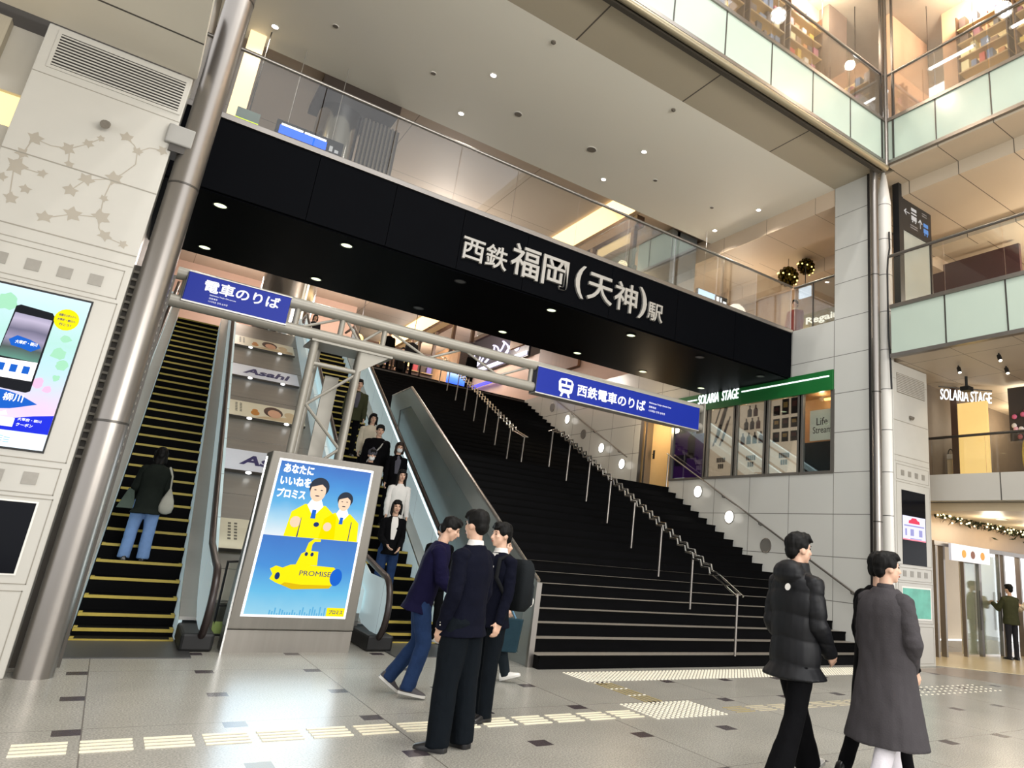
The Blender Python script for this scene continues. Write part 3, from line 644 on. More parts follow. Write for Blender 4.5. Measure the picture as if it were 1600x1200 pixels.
for (Y, cr, k, lab) in BOARDS:
    a = math.radians(30-3); yl = Y-10.5; z0 = zs(yl)+.24
    bx = 1.46+.026*(Y-12)+.02
    t = thing('advertising_board', lab, 'sign', (bx, Y, z0), math.radians(-1.5), group='advertising boards on the escalator deck')
    ux, uy = Vector((1, 0, 0)), Vector((0, math.cos(a), math.sin(a))); nz = ux.cross(uy)
    w, h = 1.55, .98
    q = lambda u, v, d=0.: ux*u+uy*v+nz*d
    def plate(m, u0, v0, u1, v1, d0, d1): m.extr([q(u0, v0, d0), q(u1, v0, d0), q(u1, v1, d0), q(u0, v1, d0)], nz*(d1-d0)); return m
    obj('panel', plate(MB(), 0, 0, w, h, -.03, 0), POSTER_C if cr else POSTER_W, t, local=True)
    obj('lower_edge', plate(MB(), 0, -.02, w, 0, -.05, .004), STEEL_D, t, local=True)
    if cr:
        m = MB()
        for r_ in range(2):
            for c in range(6): m.poly([q(.12+.09*r_+dx, h-.2-.1*c+dy, .002) for dx, dy in ((0, 0), (.045, 0), (.045, .06), (0, .06))])
        obj('small_print', m, PRINTG, t, local=True)
        obj('bear_print', MB().poly([q(.52+.09*math.cos(i*PI/8), .33+.16*math.sin(i*PI/8), .002) for i in range(16)]).poly([q(.52+.06*math.cos(i*PI/8), .5+.09*math.sin(i*PI/8), .003) for i in range(16)]), ORNG, t, local=True)
        if k: 
            obj('hair_print', MB().poly([q(.9+.2*math.cos(i*PI/10), .55+.34*math.sin(i*PI/10), .003) for i in range(20)]), HAIRP, t, local=True)
            obj('face_print', MB().poly([q(.92+.14*math.cos(i*PI/10), .45+.26*math.sin(i*PI/10), .005) for i in range(20)]), SKINP, t, local=True)
            obj('beige_print', MB().poly([q(1.25+.12*math.cos(i*PI/8), .5+.2*math.sin(i*PI/8), .002) for i in range(16)]).poly([q(x, v, .002) for x, v in ((.5, .06), (1.5, .04), (1.5, .3), (1.2, .34), (.7, .2))]), PALEB, t, local=True)
    else:
        obj('lettering', put_text(MB(), 'Asahi', q(.24, .28, .003), ux, uy, 1.12, .46, .004, .03, shear=.3), NAVY, t, local=True)
    for u in (.4, 1.15):
        obj('glinting_knob', MB().ell(q(u, -.07, .0), (.055, .04, .03), 10), glow('knob_glint', 'ffffff', 2.2), t, 40, local=True)  # anti-slide knobs; the glow stands in for light they reflect

# ---- glass barrier beside the kiosk
br = thing('glass_barrier', 'small black framed glass barrier between the left escalator and the lit kiosk', 'barrier', (1.45, 10.15, 0))
obj('frame', MB().tube([(1.42, 10.45, .02), (1.4, 10.4, .98), (1.62, 10.42, 1.0)], .014, 8).tube([(1.42, 10.44, .1), (1.75, 10.46, .1)], .01, 8).tube([(1.41, 10.42, .45), (1.75, 10.44, .45)], .01, 8), BLACKM, br, 40)
obj('glass_pane', MB().box(1.43, 10.43, .1, 1.9, 10.442, .98), GLASS, br)
glowg = M('green_floor_sticker', '9fb464', .5)
obj('sticker', MB().box(1.4, 10.425, .12, 1.7, 10.43, .26), glowg, br)
# ================================================================== LIT ADVERTISING KIOSK
KS = thing('advertising_kiosk', 'steel framed lit advertising kiosk with a blue and yellow poster', 'kiosk', (2.2, 9.75, 0))
def trap(y, x0b, x1b, x0t, x1t, z0, z1, d): return [(x0b, y, z0), (x1b, y, z0), (x1t, y, z1), (x0t, y, z1)]
obj('cabinet', MB().extr(trap(9.75, 1.465, 2.93, 1.515, 2.925, .26, 2.385, 0), (0, .42, 0)), M('kiosk_steel', '7b776f', .5, .45, var=.12, scale=3, stretch=(6, 1, .3)), KS, bevel=.012)
obj('plinth', MB().extr(trap(9.765, 1.47, 2.925, 1.475, 2.925, 0, .252, 0), (0, .4, 0)), M('kiosk_plinth', '8f8a82', .42, .5, var=.12, scale=3, stretch=(6, 1, .3)), KS)
obj('corner_trim', MB().box(1.45, 9.74, 0, 1.47, 9.77, 2.3), CHROME, KS)
SXL = lambda v: 1.575+(1.61-1.575)*v/1.9
KP = lambda u, v, d=0.: (1.575+u*(2.8-1.575)/1.22+(.035*v/1.9)*(1-u/1.22), 9.748-d*.001, .405+v)
def ad_grad(name, stops, s):
    m = bpy.data.materials.new(name); m.use_nodes = True; N = m.node_tree.nodes; L = m.node_tree.links; b = N['Principled BSDF']
    g = N.new('ShaderNodeNewGeometry'); sp = N.new('ShaderNodeSeparateXYZ'); L.new(g.outputs['Position'], sp.inputs[0])
    nz = N.new('ShaderNodeTexNoise'); nz.inputs['Scale'].default_value = 4; L.new(g.outputs['Position'], nz.inputs['Vector'])
    z0, z1 = stops[0][0], stops[-1][0]
    f = mathn(N, L, 'SUBTRACT', sp.outputs[2], z0); f = mathn(N, L, 'DIVIDE', f, z1-z0)
    f = mathn(N, L, 'MULTIPLY_ADD', nz.outputs['Fac'], .12, mathn(N, L, 'SUBTRACT', f, .06))
    r = N.new('ShaderNodeValToRGB'); e = r.color_ramp.elements
    while len(e) < len(stops): e.new(.5)
    for q, (z, c) in zip(e, stops): q.position = (z-z0)/(z1-z0); q.color = (*hx(c), 1)
    L.new(f, r.inputs[0]); b.inputs['Base Color'].default_value = (.1, .1, .1, 1)
    L.new(r.outputs[0], b.inputs['Emission Color']); b.inputs['Emission Strength'].default_value = s; b.inputs['Roughness'].default_value = .6; b.inputs['Specular IOR Level'].default_value = .1; b.inputs['Base Color'].default_value = (.04, .05, .06, 1)
    return m
ES = .88
A_WHITE = glow('ad_white', 'ffffff', 1.2); A_YEL = glow('ad_yellow', 'f7e500', ES); A_SKIN = glow('ad_skin', 'f2cdb0', ES); A_HAIR = glow('ad_hair', '2b3340', ES); A_BLUE = glow('ad_blue', '1460c8', ES); A_NAVY = glow('ad_navy', '12306e', ES)
A_PALE = glow('ad_pale_blue', '8cc8ee', ES); A_YELD = glow('ad_yellow_shade', 'd8b400', ES)
def kp(pts, d): return MB().poly([KP(u, v, d) for u, v in pts])
def oval(u, v, a, b, n=24, t0=0, t1=360): return [(u+a*math.cos(math.radians(t0+(t1-t0)*i/n)), v+b*math.sin(math.radians(t0+(t1-t0)*i/n))) for i in range(n)]
poster = obj('lit_poster', kp([(0, 0), (1.22, 0), (1.22, 1.9), (0, 1.9)], 1), A_WHITE, KS)
b = .028
obj('upper_picture', kp([(b, .955), (1.22-b, .955), (1.22-b, 1.9-b), (b, 1.9-b)], 2), ad_grad('ad_sky_upper', [(1.36, 'f4fbff'), (1.56, 'b8e4fa'), (1.78, '58b8f0'), (2.02, '2f92e2'), (2.3, '1a66c8')], ES), poster)
obj('lower_picture', kp([(b, b), (1.22-b, b), (1.22-b, .955), (b, .955)], 2), ad_grad('ad_sky_lower', [(.42, '9fdcf4'), (.7, '62c4f2'), (1.0, '2f8fe0'), (1.36, '1a6fcc')], ES), poster)
def person_print(u, v, s, flip):
    obj('jacket_print', kp([(u-.3*s, .957), (u-.27*s, v-.3*s), (u-.13*s, v-.19*s), (u+.13*s, v-.19*s), (u+.29*s, v-.32*s), (u+.32*s, .957)], 3), A_YEL, poster)
    obj('collar_print', kp([(u-.1*s, v-.2*s), (u, v-.34*s), (u+.1*s, v-.2*s), (u+.05*s, v-.1*s), (u-.05*s, v-.1*s)], 4), A_WHITE, poster)
    obj('tie_print', kp([(u-.025*s, v-.25*s), (u+.025*s, v-.25*s), (u+.03*s, v-.36*s), (u-.03*s, v-.36*s)], 5), A_BLUE, poster)
    obj('hair_print', kp(oval(u, v+.035*s, .125*s, .125*s), 5), A_HAIR, poster)
    obj('face_print', kp(oval(u-.005*s, v-.02*s, .098*s, .128*s), 6), A_SKIN, poster)
    obj('fringe_print', kp([(u-.1*s, v+.03*s), (u-.08*s, v+.12*s), (u+.08*s, v+.125*s), (u+.105*s, v+.02*s), (u+.03*s, v+.075*s)], 7), A_HAIR, poster)
    obj('features_print', kp(oval(u-.045*s, v, .016*s, .007*s, 8), 7).add([KP(a, b_, 7) for a, b_ in oval(u+.035*s, v, .016*s, .007*s, 8)], [tuple(range(8))]).add([KP(a, b_, 7) for a, b_ in oval(u-.005*s, v-.075*s, .03*s, .008*s, 8)], [tuple(range(8))]), A_HAIR, poster)
    obj('hand_print', kp(oval(u-.2*s*flip, v-.42*s, .065*s, .07*s, 12), 8), A_SKIN, poster)
person_print(.56, 1.56, 1.0, 1)
person_print(.92, 1.45, .8, 1)
obj('emblem_print', kp(oval(.62, 1.13, .035, .03, 12), 9), A_NAVY, poster)
obj('stripe_print', kp([(.41, .957), (.42, 1.2), (.425, 1.2), (.425, .957)], 9).add([KP(a, c, 9) for a, c in ((1.05, .957), (1.05, 1.2), (1.06, 1.2), (1.06, .957))], [(0, 1, 2, 3)]), A_NAVY, poster)
# yellow submersible
obj('vessel_print', kp([(.24, .5), (.2, .56), (.26, .6), (.34, .58), (.42, .62), (.5, .63), (.95, .62), (1.0, .58), (1.0, .44), (.94, .36), (.5, .33), (.36, .38), (.3, .4), (.22, .44)], 3), A_YEL, poster)
obj('vessel_shade', kp([(.5, .33), (.94, .36), (.97, .4), (.6, .39), (.4, .41), (.36, .38)], 4), A_YELD, poster)
obj('tower_print', kp([(.48, .62), (.52, .76), (.58, .8), (.72, .8), (.74, .63)], 4).add([KP(a, c, 4) for a, c in ((.56, .8), (.58, .9), (.64, .955), (.72, .95), (.72, .92), (.65, .915), (.63, .88), (.63, .8))], [tuple(range(8))]), A_YEL, poster)
obj('nose_print', kp(oval(1.0, .5, .075, .105), 5), A_BLUE, poster)
obj('portholes_print', kp(oval(.58, .76, .02, .025, 10), 6).add([KP(a, c, 6) for a, c in oval(.65, .76, .02, .025, 10)], [tuple(range(10))]).add([KP(a, c, 6) for a, c in oval(.3, .48, .03, .045, 10)], [tuple(range(10))]), A_NAVY, poster)
sk = MB()
for i in range(26):
    u = .3+.029*i; h = random.uniform(.03, .11)
    if i % 4 == 3: h *= .5
    sk.poly([KP(u, b, 3), KP(u+.016, b, 3), KP(u+.016, b+h, 3), KP(u, b+h, 3)])
obj('skyline_print', sk, glow('ad_skyline', '5aa9d6', ES), poster)
obj('label_print', kp([(.97, b), (1.22-b, b), (1.22-b, .13), (.97, .13)], 5), A_YEL, poster)
UX, UZ = (1, 0, 0), (0, 0, 1)
for r_, (tx, u, w) in enumerate((('あなたに', .08, .36), ('いいねを', .07, .37), ('プロミス', .065, .34))):
    v = 1.73-.155*r_
    obj('lettering', put_text(MB(), tx, KP(u, v, 3), UX, UZ, w, .115, .002, .035), A_WHITE, poster)
obj('lettering', put_text(MB(), 'PROMISE', KP(.55, .5, 5), UX, UZ, .38, .06, .001, 0), A_NAVY, poster)
obj('lettering', put_text(MB(), 'プロミス', KP(1.0, .055, 7), UX, UZ, .17, .05, .001, .02), A_NAVY, poster)
light('AREA', 'kiosk_poster_light', (2.2, 9.6, 1.35), 24, (.8, .93, 1), 1.2, (-PI/2, 0, 0), sy=1.8)

# ================================================================== LEFT PYLON SCREEN
LS = thing('digital_screen', 'bright pastel travel screen on the left pylon with a yellow speech bubble', 'screen', (-1., 8.36, 1.94))
P2 = lambda x, z, d: (x, 8.3585-.0012*d, z)
obj('bezel', MB().box(-1.43, 8.353, 1.92, -.59, 8.36, 3.42), BLACKM, LS)
pan = obj('display', MB().poly([P2(-1.415, 1.94, 6), P2(-.605, 1.94, 6), P2(-.605, 3.4, 6), P2(-1.415, 3.4, 6)]), ad_grad('screen_pastel', [(1.94, 'e8f4fb'), (2.3, 'f2cfee'), (2.65, 'c6e6f7'), (2.95, 'b9e8dc'), (3.4, 'd6effc')], 1.1), LS)
def lp(pts, d): return MB().poly([P2(x, z, d) for x, z in pts])
ovx = lambda x, z, a, b_, n=20: [(x+a*math.cos(2*PI*i/n), z+b_*math.sin(2*PI*i/n)) for i in range(n)]
def blobs(name, col, lst, d):
    m = MB()
    for x, z, a in lst: m.poly([P2(x+a*math.cos(q*PI/6)*random.uniform(.7, 1.2), z+a*math.sin(q*PI/6)*random.uniform(.7, 1.2), d+random.random()*.3) for q in range(12)])
    obj(name, m, col, pan)
G1 = glow('screen_green', '9ed6b4', 1.0); PK = glow('screen_pink', 'f0b8d8', 1.); 
blobs('green_wash', G1, [(-.72, 2.85, .06), (-.67, 2.75, .05), (-.7, 3.0, .04), (-1.2, 3.25, .09), (-1.3, 3.05, .08), (-.68, 2.62, .03)], 7)
blobs('pink_wash', PK, [(-.8, 2.55, .05), (-.72, 2.5, .035), (-1.3, 2.75, .08)], 7)
obj('phone_outline', lp([(-1.13, 3.22), (-1.1, 3.24), (-.86, 3.22), (-.83, 3.18), (-.83, 2.46), (-.86, 2.44), (-1.14, 2.46), (-1.15, 2.5)], 9), glow('screen_black', '14161c', 1), pan)
obj('phone_picture', lp([(-1.12, 3.16), (-.845, 3.15), (-.845, 2.73), (-1.14, 2.74)], 10), ad_grad('phone_scene', [(2.7, '5fa48c'), (2.83, '3c4a3e'), (2.92, 'a79bbb'), (3.0, '6d6480'), (3.1, 'cfc2dd'), (3.2, '8f88a8')], .95), pan)
obj('phone_buttons', lp([(-1.14, 2.72), (-.845, 2.73), (-.845, 2.55), (-1.14, 2.55)], 10), A_WHITE, pan)
ib = MB()
for x in (-1.09, -1.0, -.91): ib.poly([P2(x-.025, 2.61, 11), P2(x+.025, 2.61, 11), P2(x+.025, 2.68, 11), P2(x-.025, 2.68, 11)])
obj('icon_print', ib, A_BLUE, pan)
obj('title_band', lp([(-1.1, 2.9), (-1.05, 2.95), (-.95, 2.93), (-.88, 2.9), (-.86, 2.87), (-.92, 2.82), (-1.0, 2.84), (-1.07, 2.85)], 11), A_BLUE, pan)
obj('lettering', put_text(MB(), '大宰府・柳川', P2(-1.05, 2.875, 12), UX, UZ, .16, .035, .001, .02), A_WHITE, pan)
obj('bubble', lp(ovx(-.745, 3.185, .095, .105), 12), A_YEL, pan)
for r_, (tx, w) in enumerate((('話題のスポットへ', .13), ('大宰府・柳川へ', .14), ('行こう！', .09))):
    obj('lettering', put_text(MB(), tx, P2(-.745, 3.225-.045*r_, 13), UX, UZ, w, .026, .001, .02, 'c'), A_NAVY, pan)
obj('wave_shape', lp([(-1.415, 2.42), (-1.2, 2.44), (-1.0, 2.44), (-.88, 2.41), (-.75, 2.35), (-.85, 2.31), (-.93, 2.28), (-1.1, 2.25), (-1.415, 2.27)], 9), A_BLUE, pan)
obj('lettering', put_text(MB(), '大宰府・柳川', P2(-1.3, 2.345, 10), UX, UZ, .44, .075, .001, .02), A_WHITE, pan)
obj('ribbon_shape', lp([(-1.415, 2.27), (-1.1, 2.27), (-.98, 2.24), (-.95, 2.26), (-.93, 2.22), (-1.05, 2.2), (-1.415, 2.22)], 11), A_WHITE, pan)
obj('coupon_band', lp([(-1.415, 2.08), (-.605, 2.09), (-.605, 2.27), (-.75, 2.24), (-.95, 2.18), (-1.415, 2.2)], 10), glow('screen_ultramarine', '1a2bd0', 1.05), pan)
obj('coupon_icon', lp([(-.98, 2.12), (-.87, 2.12), (-.87, 2.2), (-.98, 2.2)], 11), A_WHITE, pan)
obj('lettering', put_text(MB(), '大宰府・柳川', P2(-.85, 2.185, 11), UX, UZ, .17, .028, .001, .01), A_WHITE, pan)
obj('lettering', put_text(MB(), 'クーポン', P2(-.85, 2.135, 11), UX, UZ, .12, .03, .001, .01), A_WHITE, pan)
obj('lower_strip', lp([(-1.415, 1.94), (-.605, 1.94), (-.605, 2.09), (-1.415, 2.08)], 9), glow('screen_pale', 'e3f0fb', 1.1), pan)
b2 = MB()
for x, z in ((-.95, 2.03), (-.9, 2.02), (-1.1, 2.03)):
    for k in range(3): b2.poly([P2(x, z-.02*k, 10), P2(x+.04, z-.02*k, 10), P2(x+.04, z+.006-.02*k, 10), P2(x, z+.006-.02*k, 10)])
obj('fine_print', b2, A_PALE, pan)
DS = thing('blank_screen', 'switched off black screen low on the left pylon', 'screen', (-1., 8.36, .86))
obj('bezel', MB().box(-1.5, 8.354, .85, -.51, 8.36, 1.49), WHITE, DS)
obj('glass', MB().box(-1.49, 8.351, .865, -.525, 8.355, 1.475), SCREEN_OFF, DS)
# right pylon screens
RSN = thing('digital_screen', 'tall black screen on the right pylon showing a white notice with a red car', 'screen', (13.1, 8.13, 1.88))
obj('bezel', MB().box(12.69, 8.123, 1.86, 13.52, 8.13, 3.3), SCREEN_OFF, RSN)
P3 = lambda x, z, d: (x, 8.122-.0012*d, z)
nt = obj('notice', MB().poly([P3(12.7, 2.33, 0), P3(13.5, 2.33, 0), P3(13.5, 2.8, 0), P3(12.7, 2.8, 0)]), glow('notice_white', 'dcdcf4', 1.0), RSN)
obj('red_car', MB().poly([P3(x, z, 1) for x, z in ((12.9, 2.66), (12.92, 2.72), (12.98, 2.73), (13.03, 2.77), (13.17, 2.77), (13.22, 2.73), (13.28, 2.72), (13.3, 2.66))]), glow('notice_red', 'd8405a', 1), nt)
nb = MB()
for x, z, w, h in ((12.75, 2.6, .7, .025), (12.78, 2.42, .06, .13), (12.96, 2.42, .12, .13), (13.26, 2.42, .12, .13), (12.95, 2.36, .4, .015)): nb.poly([P3(x, z, 1), P3(x+w, z, 1), P3(x+w, z+h, 1), P3(x, z+h, 1)])
obj('notice_print', nb, glow('notice_violet', '9a9ad0', .9), nt)
obj('red_rule', MB().poly([P3(12.7, 2.33, 1), P3(13.5, 2.33, 1), P3(13.5, 2.355, 1), P3(12.7, 2.355, 1)]), glow('notice_pink', 'f08a9a', 1), nt)
PG = thing('map_display', 'green lit map display low on the right pylon', 'screen', (13.1, 8.13, .87))
obj('frame', MB().box(12.64, 8.122, .84, 13.63, 8.13, 1.45), WHITE, PG)
obj('picture', MB().box(12.66, 8.119, .87, 13.6, 8.123, 1.42), M('map_green', '4f9a86', .2, var=.7, scale=3, emit='3c8f78', estr=.35), PG)

# ================================================================== TRUSS WITH BLUE SIGNS
TY = 10.5
TR = thing('sign_truss', 'grey tubular truss carrying the two blue direction signs', 'truss', (2.2, TY, 0))
for z in (4.55, 4.17): obj('chord', MB().cyl((.0, TY, z), (9.35, TY, z), .085, 18), TRUSSP, TR, 40)
wb = [(.12, 4.55, .12, 4.17), (1.5, 4.55, 1.5, 4.17), (2.0, 4.2, 1.55, 4.5)]
for x in (.12, 1.52, 2.15, 2.78, 5.35, 9.25): obj('upright', MB().cyl((x, TY, 4.17), (x, TY, 4.55), .04, 10), TRUSSP, TR, 40)
for xa, za, xb, zb in ((1.55, 4.2, 2.1, 4.48), (2.2, 4.5, 2.45, 4.2), (2.45, 4.2, 2.75, 4.5), (2.85, 4.5, 3.5, 4.22), (3.5, 4.22, 4.05, 4.5), (4.1, 4.5, 4.75, 4.22), (4.75, 4.22, 5.3, 4.5), (5.4, 4.5, 6.1, 4.22), (6.1, 4.22, 6.8, 4.5), (6.8, 4.5, 7.5, 4.22), (7.5, 4.22, 8.2, 4.5), (.2, 4.22, .8, 4.5), (.8, 4.5, 1.45, 4.22)):
    obj('diagonal', MB().cyl((xa, TY, za), (xb, TY, zb), .02, 8), TRUSSP, TR, 40)
obj('end_plate', MB().box(9.33, TY-.1, 4.05, 9.37, TY+.1, 4.66), TRUSSP, TR)
TW = thing('truss_tower', 'grey steel lattice tower holding up the sign truss behind the lit kiosk', 'tower', (2.2, 10.7, 0))
for x, y, r in ((1.84, 10.5, .055), (1.97, 10.95, .055), (2.5, 10.5, .05), (2.58, 10.95, .05)):
    obj('leg', MB().cyl((x, y, 0), (x, y, 4.1), r, 14), TRUSSP, TW, 40)
obj('rear_plate', MB().box(2.16, 10.93, .0, 2.36, 10.97, 3.7), TRUSSP, TW)
zz = [.4+.55*i for i in range(7)]
for i, (a, c) in enumerate(zip(zz, zz[1:])):
    xa, xb = (1.9, 2.47) if i % 2 else (2.47, 1.9)
    obj('lattice_bar', MB().cyl((xa, 10.5, a), (xb, 10.5, c), .022, 8), TRUSSP, TW, 40)
    obj('side_bar', MB().cyl((2.5, 10.5, a), (2.58, 10.95, c), .018, 8), TRUSSP, TW, 40)
for z in (.4, 2.3, 3.75): obj('tie', MB().cyl((1.86, 10.5, z), (2.5, 10.5, z), .035, 10), TRUSSP, TW, 40)
for xa, xb in ((2.5, 2.95),): obj('flared_bracket', MB().extr([(xa, 10.45, 3.75), (xb, 10.45, 4.1), (xa, 10.45, 4.1)], (0, .1, 0)), TRUSSP, TW)
obj('head_plate', MB().box(1.78, 10.42, 4.06, 2.95, 11.0, 4.09), TRUSSP, TW)
BLUE = M('sign_blue', '0f2484', .4, var=.04, spec=.2, emit='1a35b0', estr=.08)
SGW = M('sign_white', 'e8eaf0', .4, emit='e8ecff', estr=.2)
def bsign(x0, x1, z0, z1, lab):
    t = thing('direction_sign', lab, 'sign', (x0, TY-.1, z0))
    obj('box', MB().box(x0, TY-.11, z0, x1, TY+.11, z1), BLUE, t, bevel=.006)
    obj('edge_trim', MB().box(x0-.01, TY-.115, z0-.02, x1+.01, TY+.115, z0).box(x0-.01, TY-.115, z1, x1+.01, TY+.115, z1+.012), ALU, t)
    obj('side_cap', MB().box(x0-.012, TY-.112, z0, x0-.001, TY+.112, z1), M('sign_side', '1b2138', .4), t)
    return t
FY = TY-.1115
t = bsign(.13, 1.39, 4.19, 4.58, 'smaller blue direction sign with white Japanese lettering above the left escalator')
obj('lettering', put_text(MB(), '電車のりば', (.33, FY, 4.36), UX, UZ, .93, .17, .004, .02), SGW, t)
for r_, tx in enumerate(('Nishitetsu Tenjin Omuta Line', '西铁电车', '니시테츠 전차 승차장')):
    obj('small_lettering', put_text(MB(), tx, (.42, FY, 4.315-.042*r_), UX, UZ, None, .024, .002), SGW, t)
t = bsign(5.43, 9.2, 4.08, 4.53, 'long blue direction sign with a white train symbol below the black bridge')
obj('lettering', put_text(MB(), '西鉄電車のりば', (6.26, FY, 4.18), UX, UZ, 1.55, .22, .004, .02), SGW, t)
for r_, tx in enumerate(('Nishitetsu Tenjin Omuta Line', '西铁电车', '니시테츠 전차 승차장')):
    obj('small_lettering', put_text(MB(), tx, (7.9, FY, 4.36-.075*r_), UX, UZ, None, .042, .002), SGW, t)
tp = lambda x, z: (x, FY-.002, z)
obj('train_symbol', MB().extr([tp(x, z) for x, z in ((5.88, 4.2), (5.86, 4.36), (5.9, 4.42), (6.02, 4.44), (6.13, 4.42), (6.17, 4.36), (6.15, 4.2), (6.1, 4.17), (5.93, 4.17))], (0, -.003, 0)).extr([tp(x, z) for x, z in ((5.91, 4.1), (5.94, 4.17), (5.98, 4.17), (5.95, 4.1))], (0, -.003, 0)).extr([tp(x, z) for x, z in ((6.08, 4.1), (6.05, 4.17), (6.09, 4.17), (6.12, 4.1))], (0, -.003, 0)), SGW, t)
wn = MB()
for xa, xb, za, zb in ((5.91, 6.0, 4.33, 4.39), (6.03, 6.12, 4.33, 4.39), (5.93, 6.1, 4.24, 4.28)): wn.extr([(xa, FY-.006, za), (xb, FY-.006, za), (xb, FY-.006, zb), (xa, FY-.006, zb)], (0, -.002, 0))
obj('train_windows', wn, BLUE, t)
# ================================================================== SHOP WINDOW ON THE RIGHT WALL
RX, = (Vector((0, -1, 0)),)
GREENB = M('shop_green_band', '1f6b33', .35, var=.08)
SLIT = glow('shop_sign_white', 'f4fbff', 1.8)
band = thing('shop_sign', 'green shop fascia band with white lit SOLARIA STAGE lettering and light line', 'sign', (12.2, 13, 5.42))
obj('band', MB().box(12.16, 9.41, 5.43, 12.22, 14.86, 5.89), GREENB, band)
obj('lettering', put_text(MB(), 'SOLARIA  STAGE', (12.157, 13.8, 5.6), RX, UZ, 1.52, .26, .02, 0, shear=.15), SLIT, band)
obj('light_line', MB().box(12.145, 9.5, 5.735, 12.16, 12.18, 5.765), SLIT, band)
obj('light_line', MB().box(12.145, 13.86, 5.735, 12.16, 14.8, 5.765), SLIT, band)
FRM = M('window_frame_grey', '77736c', .35, .5)
bays = [(14.87, 13.45), (13.45, 12.4), (12.4, 11.36), (11.36, 10.32), (10.32, 9.4)]
for i, (a, b_) in enumerate(bays):
    wdw = thing(f'window_{i+1}', f"grey framed shop window bay, {ORD[i]} from the orange lit door", 'window', (12.2, b_, 3.62)); wdw['kind'] = 'structure'
    for y in (a-.03, b_+.03): obj('window_frame', MB().box(12.19, y-.05, 3.62, 12.27, y+.05, 5.44), FRM, wdw)
    obj('window_sill', MB().box(12.18, b_, 3.6, 12.28, a, 3.66), FRM, wdw)
    obj('pane', MB().box(12.215, b_+.08, 3.66, 12.225, a-.08, 5.43), GLASS, wdw)
struct('wall_window_display', MB().box(12.75, 9.42, 3.5, 12.85, 14.86, 5.9).box(12.25, 9.42, 3.5, 12.8, 14.86, 3.6).box(12.25, 9.42, 5.44, 12.8, 14.86, 5.5), M('window_back', 'b08a60', .5, var=.08), 'warm back panel inside the lit shop window', 'wall')
PB = lambda y, z, d: (12.262-.0015*d, y, z)
def wp(pts, d): return MB().poly([PB(y, z, d) for y, z in pts])
def rectp(m, y, z, w_, h, d): m.poly([PB(y, z, d), PB(y-w_, z, d), PB(y-w_, z+h, d), PB(y, z+h, d)]); return m
PINKP = M('poster_blush_glow', 'd9c0ab', .4, emit='d9bda2', estr=.62); DBRN = M('print_dark_brown', '33211d', .4); MBRN = M('print_maroon', '6a3630', .4); GOLDP = M('print_gold', 'b78a4c', .4)  # blush sheet emission stands in for the shop window lighting
def poster(a, b_, lab, mat=None):
    t = thing('window_poster', lab, 'poster', (12.26, b_, 3.68))
    obj('sheet', MB().box(12.263, b_, 3.68, 12.275, a, 5.43), mat or PINKP, t)
    return t
def caption(t, yc, w_=.16, mat=None):
    m = MB()
    for r_ in range(2):
        ww = w_*(1 if r_ == 0 else .65); n = 5 if r_ == 0 else 3
        for k in range(n): rectp(m, yc+ww-2*ww*k/n, 4.02-.16*r_, 2*ww/n*.8, .12, 1)
    obj('caption_print', m, mat or DBRN, t)
t = poster(14.8, 13.52, 'purple poster with a dark bottle in the window beside the orange lit door', M('poster_purple', '4a2060', .35, emit='4a2068', estr=.25))  # sheet emits a little in place of window light
obj('bottle_print', wp([(14.25, 4.2), (13.95, 4.2), (13.95, 4.75), (14.04, 4.85), (14.04, 5.0), (14.16, 5.0), (14.16, 4.85), (14.25, 4.75)], 1), DBRN, t)
obj('shade_print', rectp(rectp(MB(), 14.75, 4.0, .5, .3, 1), 14.7, 4.9, .35, .25, 1), M('print_deep_violet', '251033', .4), t); caption(t, 13.75, .14, M('print_lilac', 'c9a8d0', .4))
t = poster(13.36, 12.48, 'blush poster of slanted make up brushes in the second shop window bay')
for k in range(9):
    y, z = 13.28-.085*(k % 5)-.06*(k//5), 4.45+.1*(k % 3)+.4*(k//5)
    obj('brush_print', wp([(y, z), (y-.06, z), (y-.3, z+.62), (y-.27, z+.66)], 1+k*.1), DBRN if k % 3 else MBRN, t)
caption(t, 12.92)
t = poster(12.31, 11.44, 'blush poster with nine small bottles in the third shop window bay')
for r_, (z, n) in enumerate(((4.42, 4), (4.78, 3), (5.1, 2))):
    for k in range(n):
        y = 11.88+.2*(n-1)/2-.2*k
        obj('bottle_print', wp([(y+.075, z), (y-.075, z), (y-.075, z+.17), (y-.025, z+.22), (y-.025, z+.29), (y+.025, z+.29), (y+.025, z+.22), (y+.075, z+.17)], 1), MBRN if (k+r_) % 3 == 0 else DBRN, t)
caption(t, 11.88)
t = poster(11.27, 10.4, 'blush poster with nine compact boxes in the fourth shop window bay')
for r_ in range(3):
    for k in range(3):
        y, z = 11.2-.27*k, 4.4+.32*r_; h = .24 if not (r_ == 2 and k) else .38
        b4 = obj('box_print', rectp(MB(), y, z, .21, h, 1), DBRN, t)
        obj('swatch_print', rectp(MB(), y-.04, z+h*.45, .13, h*.35, 2), (GOLDP if (k+r_) % 2 else MBRN), b4)
caption(t, 10.83)
t = thing('shop_card', 'white square card reading Life Stream in the window nearest the pier', 'sign', (12.3, 9.5, 4.35))
obj('card', MB().box(12.3, 9.42, 4.36, 12.32, 10.13, 5.05), M('card_white', 'cfc8b6', .5, emit='cfc8b6', estr=.15), t)
for tx, z, h, w_ in (('Life', 4.7, .17, .3), ('Stream', 4.52, .15, .5)): obj('lettering', put_text(MB(), tx, (12.298, 9.85+w_/2-.06, z), RX, UZ, w_, h, .003), DBRN, t)
t = thing('dark_display_panel', 'dark lower panel in the shop window nearest the pier', 'panel', (12.28, 9.42, 3.66))
